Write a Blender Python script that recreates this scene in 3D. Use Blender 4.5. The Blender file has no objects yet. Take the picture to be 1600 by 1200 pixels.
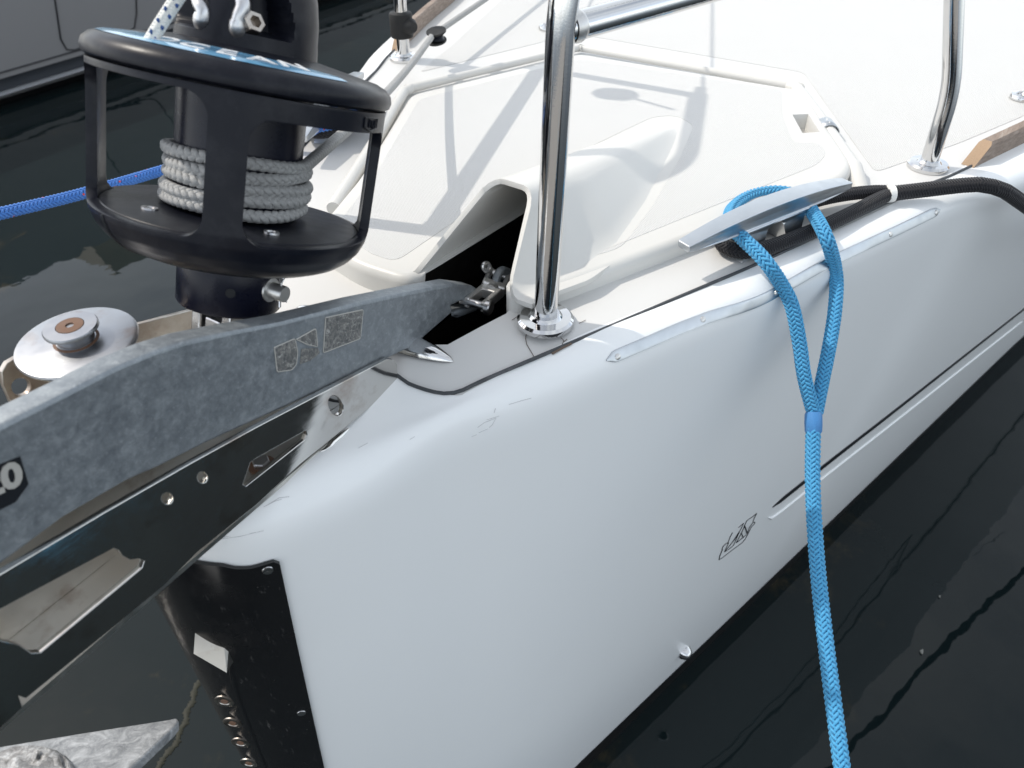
import bpy, bmesh, math, random
import numpy as np
from mathutils import Vector, Matrix
from mathutils.bvhtree import BVHTree
random.seed(7)
scn = bpy.context.scene
COL = scn.collection
PI = math.pi
rad = math.radians

# ------------------------------------------------------------------ camera, sky, sun, exposure
# world: X forward along the yacht, Y to port, Z up, foredeck level z = 0, water z = -1.24
YAW, PITCH, ROLL = rad(32.30728), rad(39.75497), rad(-0.33786)
CAM = np.array([0.23564, 0.54783, 0.48493])
FOC = 1197.389                                   # focal length in pixels of a 1600 wide picture
_f = np.array([-math.cos(YAW)*math.cos(PITCH), -math.sin(YAW)*math.cos(PITCH), -math.sin(PITCH)])
_r = np.array([-math.sin(YAW), math.cos(YAW), 0.0])
_u = np.cross(_r, _f)
_c, _s = math.cos(ROLL), math.sin(ROLL)
RT, UP, FW = _c*_r + _s*_u, -_s*_r + _c*_u, _f
cam_d = bpy.data.cameras.new('camera')
cam_d.sensor_width = 36.0
cam_d.lens = FOC/1600*36
cam_d.clip_start, cam_d.clip_end = 0.02, 800
cam_d.dof.use_dof = True                         # a phone's small lens: nearest and farthest things a touch soft
cam_d.dof.focus_distance, cam_d.dof.aperture_fstop = 0.92, 8.0
cam = bpy.data.objects.new('camera', cam_d)
COL.objects.link(cam)
cam.matrix_world = Matrix(((RT[0], UP[0], -FW[0], CAM[0]), (RT[1], UP[1], -FW[1], CAM[1]),
                           (RT[2], UP[2], -FW[2], CAM[2]), (0, 0, 0, 1)))
scn.camera = cam

SUN_AZ, SUN_EL = rad(106-180), rad(50)          # direction towards the sun
SD = Vector((math.cos(SUN_AZ)*math.cos(SUN_EL), math.sin(SUN_AZ)*math.cos(SUN_EL), math.sin(SUN_EL)))
world = bpy.data.worlds.new('World')
scn.world = world
world.use_nodes = True
wn = world.node_tree
bg = wn.nodes['Background']
sky = wn.nodes.new('ShaderNodeTexSky')
sky.sky_type = 'NISHITA'
sky.sun_disc = False
sky.sun_elevation = SUN_EL
sky.sun_rotation = math.atan2(SD.x, SD.y)
sky.air_density, sky.dust_density, sky.ozone_density = 1.0, 3.0, 1.0
# thin high cloud over a hazy sky
gc = wn.nodes.new('ShaderNodeTexCoord')
mp = wn.nodes.new('ShaderNodeMapping'); mp.inputs['Scale'].default_value = (1.0, 1.0, 2.6)
wn.links.new(gc.outputs['Generated'], mp.inputs[0])
cn = wn.nodes.new('ShaderNodeTexNoise'); cn.inputs['Scale'].default_value = 2.2; cn.inputs['Detail'].default_value = 7; cn.inputs['Roughness'].default_value = .58
wn.links.new(mp.outputs[0], cn.inputs[0])
cr = wn.nodes.new('ShaderNodeValToRGB'); cr.color_ramp.elements[0].position = .34; cr.color_ramp.elements[1].position = .66
cr.color_ramp.elements[0].color = (.35, .35, .35, 1); cr.color_ramp.elements[1].color = (.85, .85, .85, 1)
wn.links.new(cn.outputs['Fac'], cr.inputs[0])
mx = wn.nodes.new('ShaderNodeMix'); mx.data_type = 'RGBA'
wn.links.new(cr.outputs[0], mx.inputs[0]); wn.links.new(sky.outputs[0], mx.inputs[6]); mx.inputs[7].default_value = (7.0, 7.35, 7.6, 1)
# haze brightens the whole sky evenly towards the horizon
sxyz = wn.nodes.new('ShaderNodeSeparateXYZ'); wn.links.new(gc.outputs['Generated'], sxyz.inputs[0])
def wm(op, a, b):
    q = wn.nodes.new('ShaderNodeMath'); q.operation = op
    for i, v in enumerate((a, b)):
        if hasattr(v, 'is_output'): wn.links.new(v, q.inputs[i])
        else: q.inputs[i].default_value = v
    return q.outputs[0]
hz = wm('ADD', 1.0, wm('MULTIPLY', wm('POWER', wm('SUBTRACT', 1.0, wm('ABSOLUTE', sxyz.outputs[2], 0.0)), 2.2), 1.15))
vm = wn.nodes.new('ShaderNodeVectorMath'); vm.operation = 'SCALE'
wn.links.new(mx.outputs[2], vm.inputs[0]); wn.links.new(hz, vm.inputs['Scale'])
wn.links.new(vm.outputs[0], bg.inputs[0])
bg.inputs[1].default_value = 0.15
sun_d = bpy.data.lights.new('sun', 'SUN')
sun_d.energy, sun_d.angle, sun_d.color = 2.7, rad(0.55), (1.0, 0.935, 0.84)
sun = bpy.data.objects.new('sun', sun_d)
COL.objects.link(sun)
sun.rotation_euler = SD.to_track_quat('Z', 'Y').to_euler()
scn.view_settings.view_transform = 'Standard'
scn.view_settings.look = 'None'
scn.view_settings.exposure, scn.view_settings.gamma = 0.05, 1.0
scn.view_settings.use_curve_mapping = False

# ------------------------------------------------------------------ from a pixel of the photograph to a point
def ray(u, v): return FW + RT*((u-800)/FOC) + UP*((600-v)/FOC)
def at_z(u, v, z=0.0):
    d = ray(u, v); return CAM + d*((z-CAM[2])/d[2])
def at_y(u, v, y=0.0):
    d = ray(u, v); return CAM + d*((y-CAM[1])/d[1])
def at_t(u, v, t): return CAM + ray(u, v)*t
def sstep(a, b, x):
    t = min(1, max(0, (x-a)/(b-a))); return t*t*(3-2*t)
def zd(x): return -0.040*sstep(-0.42, -0.10, x)  # the foredeck dips towards the stem
def at_deck(u, v, dz=0.0):
    p = at_z(u, v, dz)
    for _ in range(8): p = at_z(u, v, zd(p[0])+dz)
    return p

# ------------------------------------------------------------------ object helpers
def link(name, me, mat=None, parent=None):
    o = bpy.data.objects.new(name, me)
    COL.objects.link(o)
    if mat is not None:
        me.materials.clear()
        for m in (mat if isinstance(mat, (list, tuple)) else [mat]): me.materials.append(m)
    if parent is not None: o.parent = parent
    return o
def tag(o, label=None, cat=None, group=None, kind=None):
    for k, v in (('label', label), ('category', cat), ('group', group), ('kind', kind)):
        if v: o[k] = v
    return o
def empty(name, loc=(0, 0, 0)):
    o = bpy.data.objects.new(name, None)
    o.empty_display_size = 0.05
    COL.objects.link(o)
    o['base'] = 1
    return o
def mesh(name, verts, faces, smooth=True, sharp=35):
    me = bpy.data.meshes.new(name)
    me.from_pydata([tuple(map(float, v)) for v in verts], [], faces)
    me.update()
    if smooth:
        me.polygons.foreach_set('use_smooth', [True]*len(me.polygons))
        if sharp: me.set_sharp_from_angle(angle=rad(sharp))
    return me
class MB:
    """collects shapes into one mesh"""
    def __init__(s): s.v, s.f = [], []
    def add(s, v, f):
        n = len(s.v); s.v += [tuple(map(float, p)) for p in v]; s.f += [tuple(i+n for i in q) for q in f]; return s
    def mesh(s, name, **k): return mesh(name, s.v, s.f, **k)
def frames(P):
    P = np.asarray(P, float)
    T = np.gradient(P, axis=0)
    T /= np.maximum(np.linalg.norm(T, axis=1, keepdims=True), 1e-12)
    a = np.array([0, 0, 1.0]) if abs(T[0][2]) < .9 else np.array([1.0, 0, 0])
    n = np.cross(T[0], a); n /= np.linalg.norm(n)
    N = [n]
    for i in range(1, len(P)):
        n = N[-1]-T[i]*(N[-1]@T[i]); n /= max(np.linalg.norm(n), 1e-12); N.append(n)
    N = np.array(N)
    return P, T, N, np.cross(T, N)
def spline(pts, n=60, closed=False):
    """Catmull-Rom (centripetal enough) through points, resampled evenly"""
    P = np.asarray(pts, float)
    if closed: Q = np.vstack([P[-1], P, P[0], P[1]])
    else: Q = np.vstack([2*P[0]-P[1], P, 2*P[-1]-P[-2]])
    out = []
    for i in range(1, len(Q)-2):
        p0, p1, p2, p3 = Q[i-1], Q[i], Q[i+1], Q[i+2]
        for t in np.linspace(0, 1, 24, endpoint=False):
            out.append(.5*((2*p1)+(-p0+p2)*t+(2*p0-5*p1+4*p2-p3)*t*t+(-p0+3*p1-3*p2+p3)*t**3))
    out.append(Q[-2])
    out = np.array(out)
    L = np.r_[0, np.cumsum(np.linalg.norm(np.diff(out, axis=0), axis=1))]
    s = np.linspace(0, L[-1], n)
    return np.stack([np.interp(s, L, out[:, k]) for k in range(out.shape[1])], 1)
def rounded(pts, r, n=8):
    """polyline with its corners rounded at radius about r"""
    P = [np.array(p, float) for p in pts]
    out = [P[0]]
    for i in range(1, len(P)-1):
        a, b, c = P[i-1], P[i], P[i+1]
        d1 = min(r, .45*np.linalg.norm(a-b)); d2 = min(r, .45*np.linalg.norm(c-b))
        q0 = b+(a-b)/np.linalg.norm(a-b)*d1; q2 = b+(c-b)/np.linalg.norm(c-b)*d2
        for t in np.linspace(0, 1, n): out.append((1-t)**2*q0+2*t*(1-t)*b+t*t*q2)
    out.append(P[-1])
    return np.array(out)
def tube(P, r, seg=16, caps=True, flat=1.0):
    P, T, N, B = frames(P)
    R = np.broadcast_to(np.asarray(r, float), (len(P),))
    v, f = [], []
    for i in range(len(P)):
        for k in range(seg):
            a = 2*PI*k/seg
            v.append(P[i]+R[i]*(math.cos(a)*N[i]+flat*math.sin(a)*B[i]))
    for i in range(len(P)-1):
        for k in range(seg):
            k2 = (k+1) % seg
            f.append((i*seg+k, i*seg+k2, (i+1)*seg+k2, (i+1)*seg+k))
    if caps:
        f.append(tuple(range(seg))[::-1]); f.append(tuple((len(P)-1)*seg+k for k in range(seg)))
    return v, f
def lathe(prof, M=None, seg=48, close=False):
    """profile of (radius, height) turned about Z, through matrix M"""
    v, f = [], []
    n = len(prof)
    for r, z in prof:
        for k in range(seg):
            a = 2*PI*k/seg; v.append((r*math.cos(a), r*math.sin(a), z))
    rng = range(n) if close else range(n-1)
    for i in rng:
        j = (i+1) % n
        for k in range(seg):
            k2 = (k+1) % seg; f.append((i*seg+k, i*seg+k2, j*seg+k2, j*seg+k))
    if not close:
        if prof[0][0] > 1e-6: f.append(tuple(range(seg))[::-1])
        if prof[-1][0] > 1e-6: f.append(tuple((n-1)*seg+k for k in range(seg)))
    if M is not None: v = [M @ Vector(p) for p in v]
    return v, f
def box(a, b, M=None):
    x0, y0, z0 = a; x1, y1, z1 = b
    v = [(x0, y0, z0), (x1, y0, z0), (x1, y1, z0), (x0, y1, z0), (x0, y0, z1), (x1, y0, z1), (x1, y1, z1), (x0, y1, z1)]
    if M is not None: v = [M @ Vector(p) for p in v]
    return v, [(0, 3, 2, 1), (4, 5, 6, 7), (0, 1, 5, 4), (1, 2, 6, 5), (2, 3, 7, 6), (3, 0, 4, 7)]
def plate(name, outline, holes=(), half=0.002, bevel=0.0006, M=None, res=2):
    """2D outline with holes, extruded both ways by half and bevelled, as a mesh"""
    cu = bpy.data.curves.new(name, 'CURVE')
    cu.dimensions, cu.fill_mode = '2D', 'BOTH'
    cu.extrude, cu.bevel_depth, cu.bevel_resolution = max(half-bevel, 0), bevel, res
    cu.offset = -bevel
    for ring in [outline]+list(holes):
        sp = cu.splines.new('POLY'); sp.points.add(len(ring)-1); sp.use_cyclic_u = True
        for p, q in zip(sp.points, ring): p.co = (float(q[0]), float(q[1]), 0, 1)
    o = bpy.data.objects.new('tmp', cu); COL.objects.link(o)
    dg = bpy.context.evaluated_depsgraph_get()
    me = bpy.data.meshes.new_from_object(o.evaluated_get(dg))
    bpy.data.objects.remove(o); bpy.data.curves.remove(cu)
    me.name = name
    if M is not None: me.transform(M)
    me.polygons.foreach_set('use_smooth', [True]*len(me.polygons)); me.set_sharp_from_angle(angle=rad(30))
    return me
def slab(name, outline, holes, z0, z1, bevel, n=6, plain=None):
    """a flat slab with a rounded upper edge, tessellated from its own outline"""
    from mathutils.geometry import tessellate_polygon
    O = np.array(outline, float)
    if sum(O[i-1][0]*O[i][1]-O[i][0]*O[i-1][1] for i in range(len(O))) < 0: O = O[::-1]
    d1 = O-np.roll(O, 1, 0); d2 = np.roll(O, -1, 0)-O
    d1 /= np.linalg.norm(d1, axis=1, keepdims=True); d2 /= np.linalg.norm(d2, axis=1, keepdims=True)
    nn = np.stack([-(d1+d2)[:, 1], (d1+d2)[:, 0]], 1); nn /= np.maximum(np.linalg.norm(nn, axis=1, keepdims=True), 1e-9)
    k = np.clip(1/np.maximum(.5, (nn*np.stack([-d1[:, 1], d1[:, 0]], 1)).sum(1)), 1, 1.6)[:, None]
    rings = [(0, z0)]+[(bevel*(1-math.cos(a)), z1-bevel+bevel*math.sin(a)) for a in np.linspace(0, PI/2, n)]
    v, f = [], []
    m = len(O)
    bs = np.array([[0.0 if plain and plain(p) else 1.0] for p in O])
    for ins, z in rings:
        P_ = O+nn*k*ins*bs
        v += [(p[0], p[1], z if b else (z1-.002 if z == z0 else z1)) for p, (b,) in zip(P_, bs)]
    for r in range(len(rings)-1):
        for i in range(m): f.append((r*m+i, r*m+(i+1) % m, (r+1)*m+(i+1) % m, (r+1)*m+i))
    top = v[-m:]
    polys = [[Vector((p[0], p[1], 0)) for p in top]]+[[Vector((x, y, 0)) for x, y in h] for h in holes]
    base = len(v)-m
    for h in holes: v += [(x, y, z1) for x, y in h]
    for t in tessellate_polygon(polys):
        q = [base+i for i in t]
        a, b, c = (np.array(v[i]) for i in q)
        f.append(tuple(q) if np.cross(b-a, c-a)[2] > 0 else tuple(q[::-1]))
    return mesh(name, v, f, sharp=40)
def text(name, body, size, M=None, extrude=0.0002, offset=0.0, space=1.0):
    cu = bpy.data.curves.new(name, 'FONT')
    cu.body, cu.size, cu.extrude, cu.offset, cu.space_character = body, size, extrude, offset, space
    cu.align_x, cu.align_y = 'CENTER', 'CENTER'
    cu.resolution_u = 3
    o = bpy.data.objects.new('tmp', cu); COL.objects.link(o)
    dg = bpy.context.evaluated_depsgraph_get()
    me = bpy.data.meshes.new_from_object(o.evaluated_get(dg))
    bpy.data.objects.remove(o); bpy.data.curves.remove(cu)
    if M is not None: me.transform(M)
    me.name = name
    return me
def frame(o, x, y):
    """matrix with origin o, X along x, Y as near y as can be"""
    x = Vector(x).normalized(); y = Vector(y); z = x.cross(y).normalized(); y = z.cross(x)
    return Matrix(((x.x, y.x, z.x, o[0]), (x.y, y.y, z.y, o[1]), (x.z, y.z, z.z, o[2]), (0, 0, 0, 1)))
def circle(c, r, n=24, ry=None): return [(c[0]+r*math.cos(2*PI*k/n), c[1]+(ry or r)*math.sin(2*PI*k/n)) for k in range(n)]
def braid(P, R, n=8, pitch=0.05, sr=None, amp=None, seg=5, spc=2, core=True, flat=.70):
    """a braided rope along points P: n strands each way, two over two under, about a core"""
    P = np.asarray(P, float)
    L = np.r_[0, np.cumsum(np.linalg.norm(np.diff(P, axis=0), axis=1))]
    m = max(8, int(L[-1]/pitch*2*n*spc))
    s = np.linspace(0, L[-1], m)
    Q = np.stack([np.interp(s, L, P[:, k]) for k in range(3)], 1)
    Q, T, N, B = frames(Q)
    sr = sr or PI*R/n*.60
    amp = amp if amp is not None else sr*.55
    verts, faces = [], []
    base = 0
    ring = np.arange(seg)*2*PI/seg
    for sg in (1, -1):
        for i in range(n):
            th = 2*PI*i/n + sg*2*PI*s/pitch
            # continuous index of the opposite strand crossed here
            j = n*(2*PI*i/n + sg*4*PI*s/pitch)/(2*PI)
            ph = PI/2*(i+j)-PI/4
            rr = R - sr*flat + sg*amp*np.cos(ph)
            er = np.cos(th)[:, None]*N+np.sin(th)[:, None]*B
            C = Q+rr[:, None]*er
            tt = np.gradient(C, axis=0); tt /= np.linalg.norm(tt, axis=1, keepdims=True)
            side = np.cross(tt, er)
            v = C[:, None, :]+sr*(np.cos(ring)[None, :, None]*side[:, None, :]+flat*np.sin(ring)[None, :, None]*er[:, None, :])
            verts.append(v.reshape(-1, 3))
            a = (np.arange(m-1)[:, None]*seg+np.arange(seg)[None, :])
            b = (np.arange(m-1)[:, None]*seg+(np.arange(seg)[None, :]+1) % seg)
            faces.append(np.stack([a, b, b+seg, a+seg], -1).reshape(-1, 4)+base)
            base += m*seg
    V = np.concatenate(verts); F = np.concatenate(faces)
    if core:
        k = max(1, m//200)
        cv, cf = tube(Q[::k], R*.72, 10)
        cf4 = [q for q in cf if len(q) == 4]
        F = np.concatenate([F, np.array(cf4)+base]); V = np.concatenate([V, np.array(cv)])
    me = bpy.data.meshes.new('rope')
    me.vertices.add(len(V)); me.vertices.foreach_set('co', V.ravel())
    me.loops.add(F.size); me.loops.foreach_set('vertex_index', F.ravel().astype(np.int32))
    me.polygons.add(len(F)); me.polygons.foreach_set('loop_start', np.arange(0, F.size, 4, dtype=np.int32))
    me.update(calc_edges=True); me.validate()
    me.polygons.foreach_set('use_smooth', [True]*len(F))
    me['strand_faces'] = int(len(F)-(len(cf4) if core else 0))
    return me

# ------------------------------------------------------------------ materials
class NT:
    def __init__(s, name):
        s.m = bpy.data.materials.new(name); s.m.use_nodes = True
        s.t = s.m.node_tree; s.b = s.t.nodes['Principled BSDF']
        s.co = s.t.nodes.new('ShaderNodeTexCoord').outputs['Object']
    def n(s, typ, ins=None, **at):
        q = s.t.nodes.new(typ)
        for k, v in at.items(): setattr(q, k, v)
        for k, v in (ins or {}).items():
            if hasattr(v, 'is_output'): s.t.links.new(v, q.inputs[k])
            else: q.inputs[k].default_value = v
        return q
    def noise(s, scale, detail=4, rough=.55, stretch=None, dist=0.0):
        co = s.co
        if stretch: co = s.n('ShaderNodeMapping', {'Vector': co, 'Scale': stretch}).outputs[0]
        return s.n('ShaderNodeTexNoise', {'Vector': co, 'Scale': scale, 'Detail': detail, 'Roughness': rough, 'Distortion': dist}).outputs['Fac']
    def ramp(s, fac, stops):
        q = s.n('ShaderNodeValToRGB', {'Fac': fac})
        e = q.color_ramp.elements
        while len(e) < len(stops): e.new(.5)
        for el, (p, c) in zip(e, stops):
            el.position = p; el.color = (c, c, c, 1) if not isinstance(c, (tuple, list)) else (*c, 1)
        return q.outputs[0]
    def math(s, op, a, b=0.0, c=0.0): return s.n('ShaderNodeMath', {0: a, 1: b, 2: c}, operation=op).outputs[0]
    def mix(s, fac, a, b):
        q = s.t.nodes.new('ShaderNodeMix'); q.data_type = 'RGBA'
        for i, v in ((0, fac), (6, a), (7, b)):
            if hasattr(v, 'is_output'): s.t.links.new(v, q.inputs[i])
            else: q.inputs[i].default_value = v if i == 0 else (*v, 1)
        return q.outputs[2]
    def set(s, **k):
        names = dict(color='Base Color', rough='Roughness', metal='Metallic', spec='Specular IOR Level', coat='Coat Weight', ior='IOR', normal='Normal', sheen='Sheen Weight', trans='Transmission Weight', coat_rough='Coat Roughness')
        for q, v in k.items():
            i = s.b.inputs[names[q]]
            if hasattr(v, 'is_output'): s.t.links.new(v, i)
            elif isinstance(v, (tuple, list)): i.default_value = (*v, 1)
            else: i.default_value = v
        return s
    def bump(s, h, dist=.001, strength=1.0):
        s.set(normal=s.n('ShaderNodeBump', {'Height': h, 'Distance': dist, 'Strength': strength}).outputs[0]); return s

def gelcoat(name, col, dirt=.25, rough=.22):
    t = NT(name)
    a = t.ramp(t.noise(5, 5, .6), [(.5, 0), (.95, 1)])
    streak = t.ramp(t.noise(3, 3, .5, (9, 9, .6)), [(.5, 0), (.8, 1)])
    speck = t.ramp(t.noise(420, 2, .5), [(.74, 0), (.77, 1)])
    f = t.math('MULTIPLY', t.math('MAXIMUM', a, t.math('MULTIPLY', streak, .25)), dirt*.55)
    f = t.math('MAXIMUM', f, t.math('MULTIPLY', speck, dirt*.9))
    t.set(color=t.mix(f, col, (col[0]*.80, col[1]*.79, col[2]*.75)),
          rough=rough*1.15, ior=1.45, spec=.42)
    return t.m
M_hull = gelcoat('hull_gelcoat', (.835, .85, .85), .14)
M_deck = gelcoat('deck_gelcoat', (.615, .613, .60), .30, .32)
M_lid = gelcoat('lid_gelcoat', (.62, .613, .587), .26, .30)
def nonskid():
    t = NT('nonskid')
    x = t.n('ShaderNodeSeparateXYZ', {'Vector': t.co})
    k = 2*PI/.0052
    a = t.math('SINE', t.math('MULTIPLY', t.math('ADD', x.outputs[0], x.outputs[1]), k))
    b = t.math('SINE', t.math('MULTIPLY', t.math('SUBTRACT', x.outputs[0], x.outputs[1]), k))
    h = t.math('SMOOTH_MAX', t.math('MULTIPLY', a, b), .0, .4)
    d = t.ramp(t.noise(5, 5, .6), [(.4, 0), (.75, 1)])
    pit = t.ramp(h, [(0, .24), (.25, 0)])
    t.set(color=t.mix(t.math('MAXIMUM', t.math('MULTIPLY', d, .12), pit), (.66, .658, .645), (.36, .36, .345)), rough=.5)
    t.bump(h, .0007, 1.0)
    return t.m
M_skid = nonskid()
def steel(name, rough=.06, rust=.0, col=(.62, .62, .61), scratch=.15, metal=1.0):
    t = NT(name)
    n = t.noise(60, 4, .6); sc = t.noise(40, 4, .6, (1, 14, 14))
    c = col
    if rust:
        rr = t.ramp(t.noise(16, 6, .65), [(.60-.2*rust, 0), (.80, 1)])
        c = t.mix(t.math('MULTIPLY', rr, .75), col, (.20, .10, .045))
    t.set(color=c, metal=metal, rough=t.ramp(n, [(.35, rough), (.8, rough+scratch)]))
    t.bump(sc, .0006, .08)
    return t.m
M_chrome = steel('polished_steel', .035, 0, (.66, .66, .66), .06)
M_fitting = steel('bow_fitting_steel', .05, .25, (.60, .59, .57), .12)
M_dull = steel('rusty_dull_steel', .28, .75, (.50, .47, .43), .2)
M_inner = steel('inner_steel', .30, .15, (.66, .64, .60), .2)
M_rdisc = steel('satin_roller_steel', .30, .25, (.37, .38, .40), .16)
M_disc = steel('satin_steel', .27, .15, (.56, .56, .57), .14)
M_cast = steel('cast_steel', .28, .0, (.66, .65, .63), .15, .8)
def dark_plate():
    t = NT('scratched_dark_plate')
    sp = t.ramp(t.noise(450, 2, .5), [(.72, 0), (.78, .6)]); sc = t.ramp(t.noise(40, 5, .7, (3, 3, .8)), [(.62, 0), (.75, 1)])
    t.set(color=t.mix(t.math('MAXIMUM', t.math('MULTIPLY', sp, .7), t.math('MULTIPLY', sc, .25)), (.010, .010, .011), (.25, .24, .23)), rough=t.ramp(t.noise(30, 4), [(.3, .12), (.8, .35)]), spec=.6)
    return t.m
M_plate = dark_plate()
def alu():
    t = NT('brushed_aluminium')
    t.set(color=t.mix(t.noise(30, 4), (.46, .49, .52), (.60, .62, .64)), metal=1.0, rough=t.ramp(t.noise(80, 3), [(.3, .30), (.8, .45)]))
    t.bump(t.noise(60, 3, .6, (1, 18, 1)), .0004, .12)
    return t.m
M_alu = alu()
def galv():
    t = NT('galvanised_steel')
    big = t.noise(110, 7, .74, None, .3); sm = t.noise(230, 5, .7); vo = t.n('ShaderNodeTexVoronoi', {'Vector': t.co, 'Scale': 120}).outputs['Distance']
    c1 = t.ramp(big, [(.30, (.19, .21, .23)), (.5, (.25, .275, .295)), (.78, (.38, .41, .43))])
    spot = t.ramp(sm, [(.56, 0), (.68, 1)])
    c = t.mix(t.math('MULTIPLY', spot, .32), c1, (.50, .53, .56))
    t.set(color=c, metal=.55, rough=t.ramp(big, [(.3, .38), (.7, .62)]), spec=.4)
    t.bump(t.math('ADD', t.math('MULTIPLY', sm, .7), t.math('MULTIPLY', vo, .4)), .0009, .35)
    return t.m
M_galv = galv()
def galv_fluke():
    t = NT('bright_galvanised_fluke')
    n = t.noise(60, 7, .72, None, .8); m = t.noise(260, 4, .7)
    t.set(color=t.mix(t.ramp(m, [(.55, 0), (.7, .5)]), t.ramp(n, [(.3, (.17, .18, .19)), (.5, (.36, .37, .38)), (.68, (.62, .63, .64))]), (.7, .7, .7)), metal=.45, rough=.5)
    t.bump(n, .0012, .4)
    return t.m
M_galvfl = galv_fluke()
def galv_worn():
    t = NT('worn_galvanised_steel')
    n = t.noise(90, 7, .75, None, 1.2)
    t.set(color=t.ramp(n, [(.3, (.12, .12, .12)), (.5, (.36, .36, .36)), (.66, (.62, .63, .64))]), metal=.5, rough=.55)
    t.bump(n, .002, .7)
    return t.m
M_galvworn = galv_worn()
def plastic(name, col, rough=.42, dust=.25, spec=.40):
    t = NT(name)
    d = t.ramp(t.noise(30, 6, .7), [(.5, 0), (.85, 1)])
    sp = t.ramp(t.noise(600, 2), [(.72, 0), (.76, 1)])
    f = t.math('MAXIMUM', t.math('MULTIPLY', d, dust), t.math('MULTIPLY', sp, dust*.8))
    t.set(color=t.mix(f, col, (.16, .16, .17)), rough=t.ramp(t.noise(50, 4), [(.3, rough*.85), (.75, rough*1.25)]), spec=spec)
    t.bump(t.noise(900, 2), .0002, .25)
    return t.m
M_black = plastic('black_composite', (.006, .007, .012), .33, .12, .22)
M_navy = plastic('anodised_navy', (.005, .006, .016), .28, .04, .28)
M_rubber = plastic('black_rubber', (.010, .010, .010), .6, .12)
M_locker_shade = plastic('locker_shade', (.016, .015, .014), .8, .1)  # the enclosed locker's shade is put into this near-black colour
M_seam = plastic('seam_sealant', (.05, .055, .06), .6, .9)
M_boot = plastic('black_boot_stripe', (.006, .006, .007), .35, .03)
def fabric(name, col, col2, dark=.6, scale=700, fleck=None, rough=.65):
    t = NT(name)
    n = t.noise(scale, 3); b = t.noise(18, 4)
    c = t.mix(n, (col[0]*dark, col[1]*dark, col[2]*dark), col2)
    c = t.mix(t.ramp(b, [(.45, 0), (.8, .35)]), c, (col[0]*.75, col[1]*.75, col[2]*.75))
    if fleck:
        v = t.n('ShaderNodeTexVoronoi', {'Vector': t.co, 'Scale': fleck[1], 'Randomness': .9}).outputs['Distance']
        c = t.mix(t.ramp(v, [(fleck[2], 1), (fleck[2]+.02, 0)]), c, fleck[0])
    t.set(color=c, rough=rough, sheen=.15, spec=.35)
    t.bump(n, .0004, .5)
    return t.m
M_blue = fabric('light_blue_rope', (.04, .30, .58), (.10, .43, .72), .72)
M_blue2 = fabric('royal_blue_rope', (.03, .14, .52), (.07, .26, .72), .6, 700, ((.55, .06, .05), 55, .10))
M_rblack = fabric('black_rope', (.006, .006, .009), (.010, .010, .014), .6)
M_grey = fabric('grey_dyneema', (.30, .30, .30), (.50, .50, .49), .6, 500)
M_wht = fabric('white_cord', (.72, .72, .68), (.82, .82, .78), .85, 700)
M_bluetape = fabric('blue_whipping', (.05, .20, .48), (.07, .26, .55), .8)
M_whtape = fabric('white_whipping', (.75, .75, .72), (.84, .84, .80), .9)
def flat(name, col, rough=.5, metal=0.0, spec=.5):
    t = NT(name); t.set(color=col, rough=rough, metal=metal, spec=spec); return t.m
M_whiteprint = flat('white_print', (.78, .80, .82), .3)
M_greyprint = flat('grey_print', (.42, .41, .38), .5)
M_fleck = flat('blue_fleck', (.02, .07, .22), .7)
M_ink = flat('black_ink', (.012, .013, .016), .35)
M_rust = plastic('rust', (.17, .095, .06), .7, .45)
def label_mat():
    t = NT('blue_label')
    t.set(color=t.mix(t.noise(22, 3), (.05, .18, .34), (.20, .42, .60)), rough=.18, coat=.5)
    return t.m
M_label = label_mat()
def residue():
    t = NT('sticker_residue')
    n = t.noise(160, 7, .75, None, 1.5); c = t.noise(60, 3, .6, None, 2.0)
    cr = t.ramp(c, [(.485, 0), (.50, 1), (.515, 0)])
    col = t.ramp(n, [(.36, (.07, .075, .08)), (.52, (.15, .15, .145)), (.70, (.34, .33, .30))])
    t.set(color=t.mix(t.math('MULTIPLY', cr, .8), col, (.46, .46, .44)), rough=.75)
    t.bump(n, .001, .8)
    return t.m
M_residue = residue()
def teak():
    t = NT('weathered_teak')
    n = t.noise(18, 6, .65, (.8, 9, 14)); fine = t.noise(60, 5, .7, (1.0, 14, 18))
    c = t.ramp(n, [(.3, (.13, .085, .06)), (.5, (.24, .17, .125)), (.72, (.40, .33, .27))])
    t.set(color=t.mix(t.math('MULTIPLY', fine, .6), c, (.34, .30, .27)), rough=.75)
    t.bump(fine, .002, .7)
    return t.m
M_teak = teak()
def teak_cut():
    t = NT('bare_teak')
    fine = t.noise(70, 5, .7, (1.0, 10, 10))
    t.set(color=t.mix(fine, (.30, .20, .125), (.46, .33, .22)), rough=.75); t.bump(fine, .002, .6)
    return t.m
M_teakcut = teak_cut()
def water():
    t = NT('harbour_water')
    a = t.noise(1.1, 3, .5, (1, .6, 1)); b = t.noise(4.5, 3, .5)
    scum = t.math('MULTIPLY', t.ramp(t.noise(1.6, 7, .7, None, .6), [(.57, 0), (.66, 1)]), t.ramp(t.noise(14, 5, .7), [(.45, 0), (.62, 1)]))
    t.set(color=t.mix(t.math('MULTIPLY', scum, .8), t.mix(t.noise(.8, 4), (.004, .008, .009), (.008, .014, .015)), (.040, .034, .020)), rough=.015, ior=1.333, spec=.5)
    t.bump(t.math('ADD', a, t.math('MULTIPLY', b, .15)), .05, .22)
    return t.m
M_water = water()

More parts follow.
